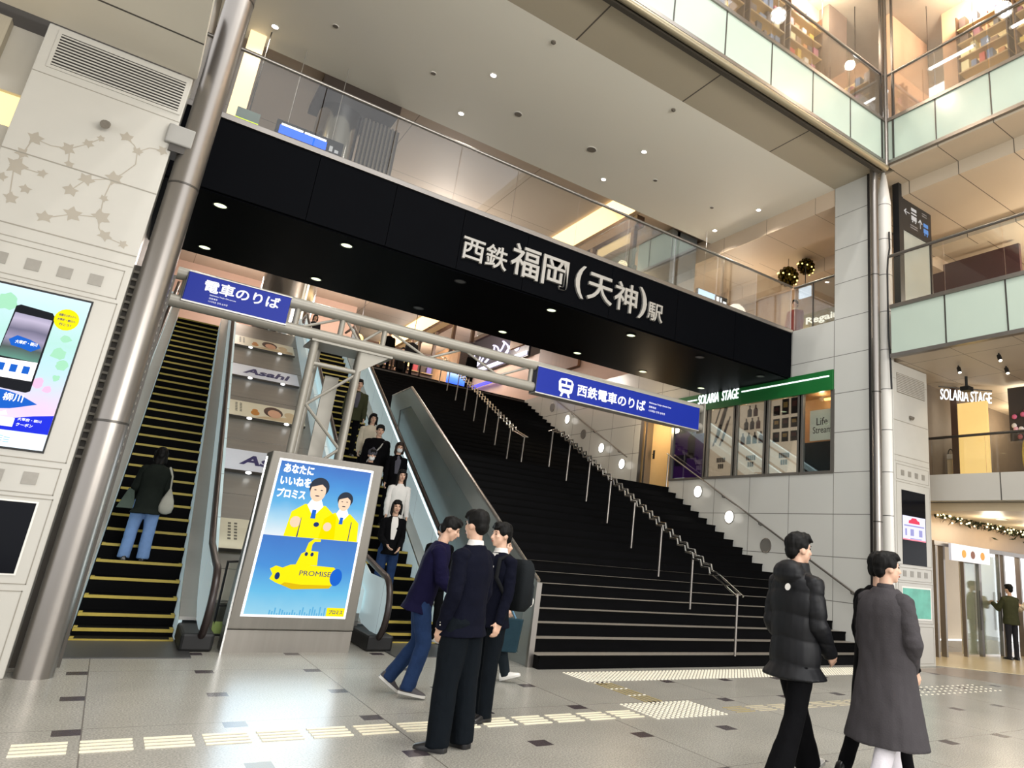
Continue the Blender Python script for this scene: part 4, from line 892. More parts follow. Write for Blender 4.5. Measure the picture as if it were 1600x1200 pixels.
obj('panel', MB().box(12.27, 9.44, 3.66, 12.29, 10.26, 4.32), M('display_dark', '171d22', .15), t)
t = thing('picture_light', 'warm orange tube lamp above the Life Stream card in the shop window', 'lamp', (12.4, 9.6, 5.3))
obj('tube', MB().cyl((12.4, 9.48, 5.3), (12.4, 9.8, 5.3), .03, 10), glow('warm_tube', 'ffb45a', 6), t)
for y in (9.9, 11.0, 12.2, 13.5): light('POINT', 'window_lamp', (12.42, y, 5.34), 5, (1, .78, .52), .06)

# ================================================================== SECOND LEVEL, SIGNS AND ORNAMENTS ON THE RIGHT
t = thing('guide_sign', 'tall black and grey guide sign with arrow symbols behind the second level railing', 'sign', (13.65, 8.3, 7.04))
obj('post', MB().box(12.98, 8.22, 7.04, 13.15, 8.38, 10.42), M('sign_black', '17181b', .4), t)
obj('panel', MB().box(13.15, 8.24, 9.3, 14.3, 8.36, 10.1), M('sign_black', '17181b', .4), t)
obj('lower_glass', MB().box(13.17, 8.27, 7.1, 14.28, 8.33, 9.3), M('sign_grey_glass', '9da39c', .2, var=.05), t)
obj('edge_strip', MB().box(14.3, 8.24, 7.04, 14.34, 8.36, 10.1), M('sign_edge', '2a1d16', .4), t)
SW_ = glow('symbol_white', 'd8d8d8', .55); SB_ = glow('symbol_blue', '6a9ae0', .6)
G_ = lambda x, z: (x, 8.236, z)
def sq(m, x0, z0, x1, z1): return m.poly([G_(x0, z0), G_(x1, z0), G_(x1, z1), G_(x0, z1)])
ar = MB(); sq(ar, 13.24, 9.78, 13.44, 9.8); ar.poly([G_(13.2, 9.79), G_(13.3, 9.88), G_(13.3, 9.84), G_(13.25, 9.79), G_(13.3, 9.74), G_(13.3, 9.7)])
obj('left_arrow', ar, SW_, t)
bu = MB(); sq(bu, 13.5, 9.66, 13.72, 9.78); sq(bu, 13.5, 9.82, 13.72, 9.86); sq(bu, 13.5, 9.9, 13.72, 9.98); sq(bu, 13.53, 9.61, 13.57, 9.65); sq(bu, 13.65, 9.61, 13.69, 9.65)
obj('bus_symbol', bu, SW_, t)
ua = MB(); sq(ua, 13.86, 9.55, 13.88, 9.75); ua.poly([G_(13.87, 9.8), G_(13.78, 9.7), G_(13.81, 9.68), G_(13.87, 9.75), G_(13.93, 9.68), G_(13.96, 9.7)])
obj('up_arrow', ua, SW_, t)
tn = MB(); sq(tn, 14.0, 9.5, 14.2, 9.62); sq(tn, 14.0, 9.66, 14.2, 9.76); sq(tn, 14.03, 9.44, 14.07, 9.49); sq(tn, 14.13, 9.44, 14.17, 9.49)
obj('train_symbol', tn, SB_, t)
sm = MB()
for z in (9.5, 9.44): sq(sm, 13.45, z, 13.75, z+.03)
for z in (9.98, 9.92): sq(sm, 13.95, z, 14.15, z+.03)
obj('small_print', sm, M('print_dim', '77777a', .5), t)
for i, (x, y, z, r, lab) in enumerate(((13.9, 12.3, 9.5, .3, 'larger gold bauble hanging beside the white pier'), (14.3, 12.0, 9.85, .25, 'smaller gold bauble hanging behind the larger one near the pier'))):
    t = thing('gold_bauble', lab, 'ornament', (x, y, z-r), group='gold baubles')
    m = MB(); n = 60
    for k in range(n):
        q = math.acos(1-2*(k+.5)/n); p = PI*(1+5**.5)*k
        m.ell((x+r*.82*math.sin(q)*math.cos(p), y+r*.82*math.sin(q)*math.sin(p), z+r*.82*math.cos(q)), r*.2, 6)
    m.ell((x, y, z), r*.75, 12)
    obj('ball', m, M('gold_tinsel', '4a3f14', .2, .9, var=.6, scale=9), t)
    m = MB()
    for k in range(0, n, 5):
        q = math.acos(1-2*(k+.5)/n); p = PI*(1+5**.5)*k
        m.ell((x+r*1.02*math.sin(q)*math.cos(p), y+r*1.02*math.sin(q)*math.sin(p), z+r*1.02*math.cos(q)), r*.085, 6)
    o = obj('fairy_lights', m, glow('fairy_gold', 'ffe27a', 4), t)
    o['kind'] = 'stuff'
    obj('cord', MB().cyl((x, y, z+r*.9), (x, y, 10.05), .008, 6), BLACKM, t)
t = thing('shop_sign', 'lit Regain shop sign on a gold band behind the second level railing', 'sign', (15, 12, 8.2))
obj('band', MB().box(15.02, 10.9, 8.2, 15.1, 13.2, 8.75), M('gold_band', '8a7a34', .35, .4), t)
obj('lettering', put_text(MB(), 'Regain', (15.015, 12.56, 8.36), RX, UZ, 1.15, .26, .02, .01), glow('regain_white', 'fffbe8', 1.6), t)
struct('wall_shop_level_two', MB().box(15.1, 9.5, 7.04, 15.2, 16, 9.7), M('level_two_shop', 'a98f73', .45, var=.15, scale=1), 'warm shop front wall behind the Regain sign', 'wall')
t = thing('exit_sign', 'small white lit exit sign hanging near the gold baubles', 'sign', (14, 11.75, 8.8))
obj('box', MB().box(13.95, 11.55, 8.75, 14.0, 11.95, 9.05), glow('exit_white', 'dfeaf5', 1.6), t)
obj('hanger', MB().cyl((13.98, 11.75, 9.05), (13.98, 11.75, 9.75), .012, 6), BLACKM, t)
t = thing('information_display', 'white and blue lit display hung over the right end of the bridge', 'sign', (11.9, 13.2, 8.3))
obj('case', MB().box(11.36, 13.2, 8.36, 12.5, 13.3, 8.62), M('display_case', '1d1f24', .4), t)
obj('picture', MB().box(11.38, 13.19, 8.38, 11.98, 13.2, 8.6), glow('display_pale', 'bfe2ff', 2.0), t)
obj('symbols', MB().box(12.05, 13.192, 8.43, 12.14, 13.2, 8.57).box(12.2, 13.192, 8.43, 12.24, 13.2, 8.57).box(12.3, 13.192, 8.43, 12.42, 13.2, 8.5), glow('display_white', 'ffffff', 2), t)
obj('hanger', MB().cyl((11.6, 13.25, 8.62), (11.6, 13.25, 10.4), .006, 6).cyl((12.3, 13.25, 8.62), (12.3, 13.25, 10.4), .006, 6), ALU, t)
t = thing('information_display', 'long blue lit display in a black case hung over the left end of the bridge', 'sign', (1.4, 13.2, 8.4))
obj('case', MB().box(.82, 13.2, 8.4, 2.02, 13.32, 8.72), M('display_case', '1d1f24', .4), t)
obj('picture', MB().box(.88, 13.19, 8.45, 1.72, 13.2, 8.62), glow('display_blue', '2a63f0', 1.6), t)
obj('light_strip', MB().box(.9, 13.185, 8.62, 1.28, 13.2, 8.66).box(1.31, 13.185, 8.62, 1.7, 13.2, 8.66), glow('display_white', 'ffffff', 2), t)
obj('symbols', MB().box(1.78, 13.19, 8.47, 1.84, 13.2, 8.58).box(1.88, 13.19, 8.47, 1.95, 13.2, 8.53), SW_, t)
obj('hanger', MB().cyl((1.0, 13.26, 8.72), (1.0, 13.26, 10.4), .006, 6).cyl((1.8, 13.26, 8.72), (1.8, 13.26, 10.4), .006, 6), ALU, t)
t = thing('notice_board', 'small grey green notice panel behind the bridge railing by the steel column', 'sign', (.33, 13.2, 8.4))
obj('panel', MB().box(.16, 13.2, 8.43, .54, 13.24, 8.66), M('notice_grey', '7c8c86', .4, var=.3, scale=12), t)
obj('light_edge', MB().box(.16, 13.19, 8.41, .54, 13.21, 8.45), glow('notice_yellow', 'd8f020', 1.5), t)
obj('hanger', MB().cyl((.35, 13.22, 8.66), (.35, 13.22, 10.4), .012, 6), STEEL_D, t)
one('light_slot', MB().box(.02, 13.4, 7.0, .3, 13.5, 10.39), glow('slot_warm', 'ffe2b0', 1.4), 'tall warm white light slot behind the bridge railing by the left steel column', 'lamp')
# steel clad drum column and slatted screens behind the bridge
t = thing('drum_column', 'shiny steel clad round column rising through the concourse behind the bridge', 'column', (2.3, 14.6, 8.2)); t['kind'] = 'structure'
obj('cladding', MB().cyl((2.05, 14.7, 8.0), (2.05, 14.7, 10.74), .45, 28), CHROME, t, 40)
obj('collar', MB().box(1.46, 13.77, 10.2, 3.06, 15.2, 10.4), M('dark_brown_collar', '3a2f28', .5), t)
t = thing('slatted_screen', 'dark slatted screen beside the steel clad column behind the bridge', 'screen', (2.8, 14.4, 8.0))
for k in range(9): obj('slat', MB().box(2.5+.085*k, 14.4, 8.0, 2.54+.085*k, 14.45, 10.2), M('slat_grey', '6f675c', .4, .4), t)
obj('backing', MB().box(2.48, 14.46, 8.0, 3.28, 14.5, 10.2), M('slat_back', '3b362f', .6), t)
t = thing('pilaster', 'steel clad pilaster at the top landing behind the left blue sign', 'column', (3.1, 24.6, 7.04)); t['kind'] = 'structure'
obj('shaft', MB().cyl((3.2, 24.9, 7.04), (3.2, 24.9, 10.75), .85, 28), CHROME, t, 40)
obj('light_slot', MB().box(3.6, 24.05, 7.1, 3.66, 24.1, 10.7), glow('slot_white', 'fff4e0', 1.5), t)

# ---- upper concourse: cove lamp, shop fronts, shop signs
COVE = glow('cove_warm', 'ffd79a', 2.6)
one('cove_light', MB().box(9.05, 14.2, 10.66, 9.75, 38, 10.74), COVE, 'long warm cove light running back along the concourse ceiling', 'lamp')
WF = M('walnut_frame', '4a3426', .45, var=.2)
t = thing('concourse_shopfront', 'brown framed warm lit shop front under the concourse cove light', 'shop front', (9.9, 25, 8.9)); t['kind'] = 'structure'
obj('lintel', MB().box(9.85, 14.2, 10.3, 10.1, 38, 10.6), WF, t)
for k in range(12): obj('mullion', MB().box(9.86, 14.3+2.1*k, 9.0 if k < 8 else 7.04, 9.98, 14.45+2.1*k, 10.3), WF, t)
obj('lower_rail', MB().box(9.86, 14.2, 8.95, 9.98, 24.5, 9.1), WF, t)
obj('glazing', MB().box(9.94, 14.3, 9.1, 9.95, 24.5, 10.3).box(9.94, 31, 7.04, 9.95, 38, 10.3), GLASS, t)
struct('wall_shop_interior', MB().box(11.4, 14.3, 9.0, 11.5, 24.5, 10.7).box(11.8, 31, 7.04, 11.9, 38, 10.7), M('shop_interior_warm', 'b08a68', .5, var=.5, scale=1.6), 'warm interior wall seen through the concourse shop front', 'wall')
struct('wall_grey_volume', MB().box(11.2, 14.3, 8.9, 12.15, 15.9, 10.7), M('blue_grey_box', '7f878a', .4, var=.05), 'blue grey boxed volume above the side door', 'wall')
for y in (16, 20, 28, 33): light('POINT', 'shop_interior_lamp', (10.7, y, 9.9), 14, (1, .75, .45), .15)
t = thing('neon_sign', 'dark shop sign panel with white neon script high beyond the stair top', 'sign', (12.3, 26, 9.2))
obj('panel', MB().box(12.3, 24.6, 9.0, 12.4, 31, 10.7), M('neon_panel', '25222e', .4), t)
NW = glow('neon_white', 'e6e0ff', 1.6)
for q in range(5):
    y0 = 30-1.05*q
    obj('neon_stroke', MB().tube([(12.27, y0-.8*a_/12+.25*math.sin(a_*.9+q), 9.75+.35*math.sin(a_*PI/6+q*.8)) for a_ in range(13)], .035, 6), NW, t, 50)
obj('neon_line', MB().box(12.24, 24.7, 9.06, 12.3, 29.5, 9.22), NW, t)
obj('violet_glow_strip', MB().box(12.2, 27.0, 8.3, 12.3, 32.5, 8.42), glow('neon_violet', '5a55e8', 1.6), t)
struct('wall_wood_panel', MB().box(12.3, 20.6, 7.9, 12.4, 23.6, 9.7), M('wood_panel_brown', '7a5236', .5, var=.25, scale=5, stretch=(1, 1, .2)), 'brown wood wall panel high beyond the right end of the stairs', 'wall')
struct('wall_concourse_right', MB().box(12.45, 16, 7.04, 12.6, 38, 9.0), M('concourse_pink_wall', 'c4a391', .5, var=.03), 'pinkish concourse wall right of the stair top', 'wall')
t = thing('information_display', 'bright blue screen standing at the top of the stairs', 'screen', (9.65, 25.2, 7.04))
obj('stand', MB().box(9.5, 25.2, 7.04, 9.9, 25.3, 7.2), BLACKM, t)
obj('picture', MB().box(9.3, 25.18, 7.2, 10.05, 25.25, 7.75), ad_grad('blue_screen', [(7.2, '2a50ff'), (7.5, '5a8cff'), (7.75, 'c8dcff')], 1.8), t)
for i, (x, y, z, c) in enumerate(((6.2, 27, 8.6, 'ffd27a'), (12.6, 26, 9.4, 'ffe6b0'), (8.3, 27, 8.2, 'ffcf80'))):
    t = thing('globe_lamp', ['warm globe lamp among the shops left of the stair top', 'cream globe lamp above the far right corner of the stair top', 'warm globe lamp above the middle of the stair top'][i], 'lamp', (x, y, z))
    obj('globe', MB().ell((x, y, z), .2, 12), glow('globe_'+c, c, 3), t, 40); obj('cord', MB().cyl((x, y, z+.2), (x, y, 10.75), .012, 6), BLACKM, t)
struct('wall_concourse_left', MB().box(-.5, 30, 7.04, 6.6, 30.2, 10.75), M('concourse_pink_wall', 'c4a391', .5, var=.03), 'plain pinkish wall at the left end of the concourse', 'wall')
SHELF = M('shop_shelf_wood', 'b99b6c', .5, var=.1)
for i in range(5):
    x = 7.0+.62*i
    t = thing('display_rack', f'lit shop rack with goods at the top of the stairs, {ORD[i]} from the left', 'rack', (x, 29, 7.04), group='concourse shop racks')
    obj('frame', MB().box(x, 29, 7.04, x+.55, 29.3, 9.2), WF, t)
    for z in (7.3, 7.8, 8.3, 8.8): obj('shelf', MB().box(x+.03, 28.9, z, x+.52, 29, z+.04), SHELF, t)
    obj('goods', MB().box(x+.06, 28.92, 7.84, x+.2, 28.99, 8.1).box(x+.25, 28.92, 8.34, x+.45, 28.99, 8.6).box(x+.1, 28.92, 8.84, x+.4, 28.99, 9.0), M('goods_%d' % (i % 3), ('c04a50', '7a6ac0', 'e0d4c0')[i % 3], .5), t)

# ================================================================== UPPER GALLERY SHOPS (level three)
PEACH = M('peach_wall', 'd8b08e', .5, var=.05); LILAC = M('lilac_wall', 'b9a3b4', .5)
struct('wall_upper_shop', MB().box(-3, 9.3, 11.55, 11.4, 9.5, 15.1), PEACH, 'peach coloured shop wall behind the upper gallery railing straight ahead', 'wall')
struct('wall_upper_shop_right', MB().box(13.7, -6, 11.55, 13.9, 7.4, 15.1).box(12.75, 8.2, 11.55, 14.4, 8.3, 15.1), PEACH, 'peach coloured shop wall behind the upper gallery railing on the right', 'wall')
t = thing('gallery_pillar', 'grey brown pillar behind the gallery corner', 'pillar', (12, 9.6, 11.55)); t['kind'] = 'structure'
obj('shaft', MB().box(11.4, 9.0, 11.55, 12.1, 9.6, 15.1), M('taupe_pillar', '857568', .5), t)
GC = ['c9503c', 'e8d9a0', '8c6a4a', 'd7b24a', '5a4a44', 'e9e1d2', 'b06a7a', '6d7f9a', 'd08a4a', '3d3a40']
GM = [M('goods_colour_%d' % i, c, .5, var=.1) for i, c in enumerate(GC)]
def shelf_unit(org, ux, n, lab, glab, zs_=(12.85, 13.25, 13.65, 14.05), dep=.3):
    org, ux = Vector(org), Vector(ux); nz = ux.cross(Vector((0, 0, 1)))
    t = thing('display_shelving', lab, 'shelving', org)
    L_ = 1.15
    def bx(a, z0, b_, z1, d0, d1): return MB().extr([org+ux*a+nz*d0+Vector((0, 0, z0-org.z)), org+ux*b_+nz*d0+Vector((0, 0, z0-org.z)), org+ux*b_+nz*d0+Vector((0, 0, z1-org.z)), org+ux*a+nz*d0+Vector((0, 0, z1-org.z))], nz*(d1-d0))
    obj('back_panel', bx(0, 12.4, L_, 14.5, 0, .02), M('shelf_back_cream_glow', 'e0c894', .5, emit='e8c88c', estr=1.3), t)  # back panel emits to brighten the shop; it is no lamp
    for z in zs_: obj('shelf', bx(0, z, L_, z+.035, .02, dep), SHELF, t)
    for a in (0, L_-.03): obj('upright', bx(a, 12.4, a+.03, 14.45, .0, dep), WF, t)
    for z in zs_:
        a = .06
        while a < L_-.2:
            w_ = random.uniform(.09, .2); h = random.uniform(.14, .32)
            one('shop_item', bx(a, z+.036, a+w_, z+.036+h, .06, dep-.05), random.choice(GM), f'small coloured shop item on {glab}', 'item', f'items on {glab}')
            a += w_+random.uniform(.03, .12)
for i in range(4): shelf_unit((6.1+1.3*i, 9.29, 12.4), (1, 0, 0), 3, f'lit cream shelving with goods behind the front upper gallery, {ORD[3-i]} from the corner', f'the {ORD[3-i]} front gallery shelf from the corner')
for i in range(4): shelf_unit((13.69, 6.9-1.3*i, 12.4), (0, -1, 0), 3, f'lit cream shelving with goods behind the right upper gallery, {ORD[i]} from the corner', f'the {ORD[i]} right gallery shelf from the corner')
TUBE = glow('fluorescent_white', 'ffffff', 9)
for i, (a, b_, lab) in enumerate((((8.6, 8.8, 13.9), (10.9, 8.8, 13.9), 'white tube lamp over the shelves behind the front upper gallery'), ((13.2, 7.5, 13.25), (13.2, 6.4, 13.25), 'white tube lamp over the shelves behind the right upper gallery'), ((13.2, 5.6, 13.2), (13.2, 4.2, 13.2), 'white tube lamp at the frame edge behind the right upper gallery'))):
    t = thing('tube_lamp', lab, 'lamp', a); obj('tube', MB().cyl(a, b_, .03, 10), TUBE, t, 40)
    for p in (a, b_): obj('end_cap', MB().ell(p, .04, 8), WHITE, t); obj('hanger', MB().cyl(p, (p[0], p[1], 15.1), .008, 6), STEEL_D, t)
REFLW = glow('lamp_reflection_white', 'ffffff', 10)  # glowing discs built in place of atrium lamp reflections in the gallery glass
for i, (x, y, z, ax, lab) in enumerate(((9.35, 8.75, 13.3, 0, 'seven disc stand in for a lamp reflection, behind the front upper gallery'), (11.9, 8.6, 12.05, 0, 'seven disc stand in for a lamp reflection, beside the gallery corner post'), (13.2, 5.7, 13.75, 1, 'seven disc stand in for a lamp reflection, behind the right upper gallery'))):
    t = thing('lamp_reflection_cluster', lab, 'lamp', (x, y, z), group='built lamp reflections')
    nrm = Vector((-.55, -.55, -.6)).normalized(); u = nrm.orthogonal().normalized(); w_ = nrm.cross(u)
    c = Vector((x, y, z))
    obj('housing', MB().cyl(c-nrm*.02, c-nrm*.08, .18, 16), WHITE, t, 40)
    for k in range(7):
        p = c+((u*math.cos(k*PI/3)+w_*math.sin(k*PI/3))*.115 if k < 6 else Vector((0, 0, 0)))
        obj('lens', MB().disc(p, nrm, .045, 14), REFLW, t)
    obj('stem', MB().cyl(c-nrm*.08, (c.x-nrm.x*.08, c.y-nrm.y*.08, 15.1), .012, 6), STEEL_D, t)

# ================================================================== MEZZANINE AND GROUND FLOOR SHOP
t = thing('mezzanine_railing', 'glass railing with dark handrail on the mezzanine edge', 'railing', (14.4, 6, 3.84))
for k in range(7): obj('railing_glass', MB().box(14.44, 8.5-1.2*(k+1)+.01, 3.85, 14.455, 8.5-1.2*k-.01, 4.62), GLASS_RAIL, t)
obj('handrail', MB().tube([(14.45, 8.6, 4.66), (14.45, 0, 4.66)], .03, 8), STEEL_D, t, 40)
t = thing('shop_sign', 'white lit SOLARIA STAGE lettering hung under the ceiling above the mezzanine', 'sign', (15.2, 8.4, 5.5))
dq = Vector((.8, -.6, 0)).normalized()
obj('lettering', put_text(MB(), 'SOLARIA STAGE', (14.52, 8.28, 5.55), dq, UZ, 1.15, .25, .02, 0, shear=.1), SLIT, t)
obj('support_rail', MB().tube([(14.5, 8.3, 5.85), Vector((14.5, 8.3, 5.85))+dq*1.2], .015, 6), STEEL_D, t)
t = thing('lit_partition', 'tall warm yellow lit partition in the mezzanine shop', 'partition', (15.4, 8.1, 3.84)); t['kind'] = 'structure'
obj('panel', MB().box(14.9, 7.45, 3.84, 14.98, 8.1, 5.5), M('partition_yellow', 'e3c383', .5, emit='ffd27a', estr=.55), t)
obj('side_post', MB().box(14.88, 8.1, 3.84, 15.0, 8.25, 5.9), WF, t)
BAGW = M('handbag_white', 'cfc8bb', .4); STANDB = M('bag_stand_beige', 'c7b08a', .5)
for i, (x, y) in enumerate(((15.2, 8.47), (15.3, 8.32), (15.35, 8.2))):
    t = thing('handbag', f'white handbag with a round black handle on a mezzanine stand, {ORD[i]} from the pylon', 'handbag', (x, y, 4.3), group='handbags on the mezzanine')
    obj('bag', MB().box(x-.06, y-.07, 4.3, x+.06, y+.07, 4.42), BAGW, t, bevel=.02)
    obj('handle', MB().tube([(x, y-.06*math.cos(q*PI/8), 4.42+.12*math.sin(q*PI/8)) for q in range(9)], .012, 6), BLACKM, t, 40)
    one('bag_stand', MB().box(x-.05, y-.06, 3.84, x+.05, y+.06, 4.295), STANDB, f'tall beige stand under the white handbag, {ORD[i]} from the pylon', 'stand', 'handbag stands')
t = thing('surfboard', 'yellow oval board leaning in the dark mezzanine shop window', 'board', (16, 7.2, 3.84))
obj('board', MB().ell((15.6, 6.95, 4.35), (.05, .14, .48), 14), M('board_yellow', 'cdb766', .35, var=.1), t, 40)
fl = [M('flower_%d' % i, c, .5) for i, c in enumerate(('d86a8a', 'e8e0d8', '8f4a4a', 'e6b0b8'))]
fd = thing('flower_display', 'pink and white paper flower display over the yellow board in the mezzanine window', 'flowers', (15.58, 6.7, 5.35))
obj('backing', MB().box(15.585, 6.15, 4.7, 15.6, 7.3, 5.9), M('display_backing', '3a332e', .6), fd)
for i in range(22):
    obj('flower', MB().ell((15.55, random.uniform(6.2, 7.25), random.uniform(4.75, 5.4)), (.03, .06, .06), 8), fl[i % 4], fd, 60)
t = thing('ceiling_projector', 'black ceiling projector hanging above the mezzanine lettering', 'projector', (14.3, 7.6, 5.8))
obj('body', MB().box(14.3, 7.5, 5.62, 14.5, 7.7, 5.72), BLACKM, t, bevel=.01); obj('mount', MB().cyl((14.4, 7.6, 5.72), (14.4, 7.6, 5.95), .03, 8), BLACKM, t)
for i, (x, y) in enumerate(((13.55, 7.3), (14.1, 6.6), (13.2, 6.3))):
    t = thing('track_spotlight', f'black track spotlight under the second level floor, {ORD[i]} from the right pylon', 'lamp', (x, y, 5.95), group='track spotlights')
    obj('head', MB().cyl((x, y, 5.9), (x-.05, y-.05, 5.78), .04, 12), BLACKM, t, 40); obj('stem', MB().cyl((x, y, 5.95), (x, y, 5.9), .015, 6), BLACKM, t)
    obj('lens', MB().disc((x-.051, y-.051, 5.778), (-.4, -.4, -1), .032, 12), glow('track_lens', 'fff2d8', 6), t)
    light('SPOT', 'track_light', (x-.06, y-.06, 5.76), 30, (1, .9, .75), .05, (.2, -.2, 0), 100)
# garland with fairy lights over the entrance
t = thing('garland', 'dark green garland with warm fairy lights over the shop entrance', 'garland', (17.5, 8.9, 3.1))
gm = MB(); gl_ = MB()
for i in range(520):
    x = random.uniform(15.3, 21.5); z = 3.12-.02*(x-15.5)+random.gauss(0, .07); y = 8.95+random.gauss(0, .06)
    q = Vector((random.uniform(-1, 1), random.uniform(-1, 1), random.uniform(-1, 1))).normalized(); r_ = q.orthogonal().normalized()
    c = Vector((x, y, z)); gm.poly([c-q*.09, c+r_*.03, c+q*.09, c-r_*.03])
    if i % 6 == 0: gl_.ell((x, y-.05, z), .022, 6)
o = obj('needles', gm, M('garland_green', '2c331c', .6, var=.4, scale=20), t); o['kind'] = 'stuff'
o = obj('fairy_lights', gl_, glow('fairy_warm', 'ffe9b0', 6), t); o['kind'] = 'stuff'
for i, x in enumerate((16.4, 18.0, 19.6)):
    t = thing('downlight', f'round lit lamp in the cream soffit over the shop doors, {ORD[i]} from the right pylon', 'lamp', (x, 8.0, 3.09), group='entrance soffit lamps')
    obj('lens', MB().disc((x, 8.0, 3.092), (0, 0, -1), .1, 16), glow('entrance_lens', 'fff6e4', 5), t); obj('ring', MB().lathe((x, 8.0, 3.1), [(.1, 0), (.12, -.015), (.1, -.015)], 16), WHITE, t)
# shop doors
for i, (xa, xb) in enumerate(((16.85, 17.55), (17.6, 18.55))):
    d = thing(f'door_{i+2}', f"{'narrow' if i == 0 else 'wide'} cream backed glass shop door leaf, {ORD[i]} from the opening", 'door', (xa, 9.2, 0)); d['kind'] = 'structure'
    obj('door_glass', MB().box(xa, 9.21, .05, xb, 9.225, 2.35), GLASS, d); obj('door_back_panel', MB().box(xa+.02, 9.3, .05, xb-.02, 9.32, 2.35), M('door_cream', 'e4d8ba', .4, var=.06), d)
    for x in (xa, xb): obj('door_frame', MB().box(x-.025, 9.17, 0, x+.025, 9.26, 2.42), STEEL, d)
    obj('door_handle', MB().tube([(xb-.1, 9.14, .6), (xb-.1, 9.14, 1.5)], .018, 8), STEEL_D, d)
for i, x in enumerate((15.62, 15.95, 18.75, 19.6)):
    one('door_jamb', MB().box(x-.035, 9.15, 0, x+.035, 9.28, 2.5), STEEL, f'steel door jamb of the shop entrance, {ORD[i]} from the right pylon', 'jamb', 'shop entrance jambs', kind='structure')
struct('trim_1', MB().box(15.5, 9.12, 2.42, 20, 9.26, 2.52), STEEL, 'steel head rail above the glass shop doors', 'trim')
t = thing('shop_banner', 'white hanging shop banner with three round food pictures over the doors', 'sign', (17, 9.05, 2.1))
obj('board', MB().box(16.0, 9.0, 2.12, 17.75, 9.06, 2.5), M('banner_white', 'd5d8e2', .4, emit='d5d8ea', estr=.3), t)
for i, x in enumerate((16.55, 16.95, 17.4)): obj('food_picture', MB().cyl((x, 9.0, 2.3), (x, 8.99, 2.3), .09, 14), M(('food_amber', 'food_brown', 'food_amber')[i], ('d79a3a', '7a4a3a', 'd79a3a')[i], .5), t)
t = thing('red_lantern', 'red and white lit poster cube inside the shop doorway', 'sign', (16.75, 10.4, 1.6))
obj('box', MB().box(16.9, 10.4, 1.5, 17.5, 10.8, 2.15), glow('lantern_white', 'fff0e8', 1.3), t); obj('red_panel', MB().box(16.95, 10.39, 1.6, 17.2, 10.4, 2.1).box(16.9, 10.385, 1.74, 17.5, 10.4, 1.78), glow('lantern_red', 'd8303a', 1.2), t)
obj('hanger', MB().cyl((17.2, 10.6, 2.15), (17.2, 10.6, 3.1), .015, 6), BLACKM, t)
one('shop_curtain', MB().box(16.35, 11.2, .1, 17.0, 11.25, 2.6), M('curtain_blue', '8fa6c4', .6), 'pale blue hanging curtain inside the shop doorway', 'curtain')
for i, (x, c, h) in enumerate(((16.2, '8a4a34', 1.5), (16.5, '4a3a34', 1.2), (16.9, '6a6058', .9), (17.3, '3c3a3a', .8))):
    t = thing('shop_shelf', f'dark goods stand inside the shop doorway, {ORD[i]} from the pylon', 'stand', (x, 11, 0), group='goods stands in the shop doorway')
    obj('carcass', MB().box(x, 10.9, 0, x+.28, 11.15, h), M('stand_%d' % i, c, .5, var=.3, scale=12), t)
    for k in range(3): obj('tray', MB().box(x+.02, 10.86, h*(.3+.25*k), x+.26, 10.9, h*(.3+.25*k)+.03), SHELF, t)

# ================================================================== TACTILE PAVING
BARM = M('tactile_bar', 'f0e8cd', .4, var=.06); STUD = M('tactile_stud', 'e6e0cc', .35); DARKB = M('tactile_dull', '97885a', .5)
n_ = 0
for k in range(14):
    x = -.13+.355*k
    t = thing('tactile_plate', f"four barred tactile guide plate in the floor line, {ORD[k]} from the cream pylon", 'tactile paving', (x, 6.05, 0), group='tactile guide plates')
    for r_ in range(4): obj('bar', MB().extr([(x, 5.925+.08*r_, .0), (x+.29, 5.925+.08*r_, 0), (x+.29, 5.955+.08*r_, 0), (x, 5.955+.08*r_, 0)], (0, 0, .006)), BARM, t)
for k in range(3):
    y = 7.22-.355*k
    t = thing('tactile_plate', f"dull four barred tactile plate leading to the stairs, {ORD[k]} from the stairs", 'tactile paving', (5.35, y, 0), group='tactile plates toward the stairs')
    for r_ in range(4):
        obj('bar', MB().box(5.24+.07*r_, y, 0, 5.27+.07*r_, y+.29, .005), DARKB, t)
        obj('stud', MB().ell((5.255+.07*r_, y+.31, .003), (.018, .018, .008), 8), STUD, t)
for k in range(8):
    x = 6.0+.355*k
    t = thing('tactile_plate', f"pale four barred tactile plate right of the studded diamond, {ORD[k]} from it", 'tactile paving', (x, 6.0, 0), group='tactile plates right of the studded patch')
    for r_ in range(4): obj('bar', MB().box(x, 5.87+.07*r_, 0, x+.29, 5.89+.07*r_, .004), DARKB if k < 1 else M('tactile_pale', 'b9ae92', .4), t)
def studs(x0, x1, y0, y1, lab, p=.062):
    m = MB(); y = y0+.03
    while y < y1:
        x = x0+.03
        while x < x1: m.rings([[(x+r_*math.cos(q*PI/3), y+r_*math.sin(q*PI/3), z) for q in range(6)] for r_, z in ((.021, 0), (.017, .006), (.008, .008))]); x += p
        y += p
    one('tactile_studs', m, STUD, lab, 'tactile paving', kind='stuff')
studs(5.2, 12.0, 7.62, 8.24, 'long band of white tactile studs along the foot of the stairs')
studs(4.84, 5.86, 5.8, 6.48, 'square patch of white tactile studs where the guide lines meet')
studs(9.3, 12.2, 6.1, 6.7, 'sparse faint patch of tactile studs before the shop entrance', .15)

struct('wall_level_two_panel', MB().box(16.9, 7.4, 7.04, 17.0, 9.9, 10.0), M('aubergine_panel', '4c3136', .4, var=.1), 'dark aubergine wall panel behind the second level railing on the right', 'wall')
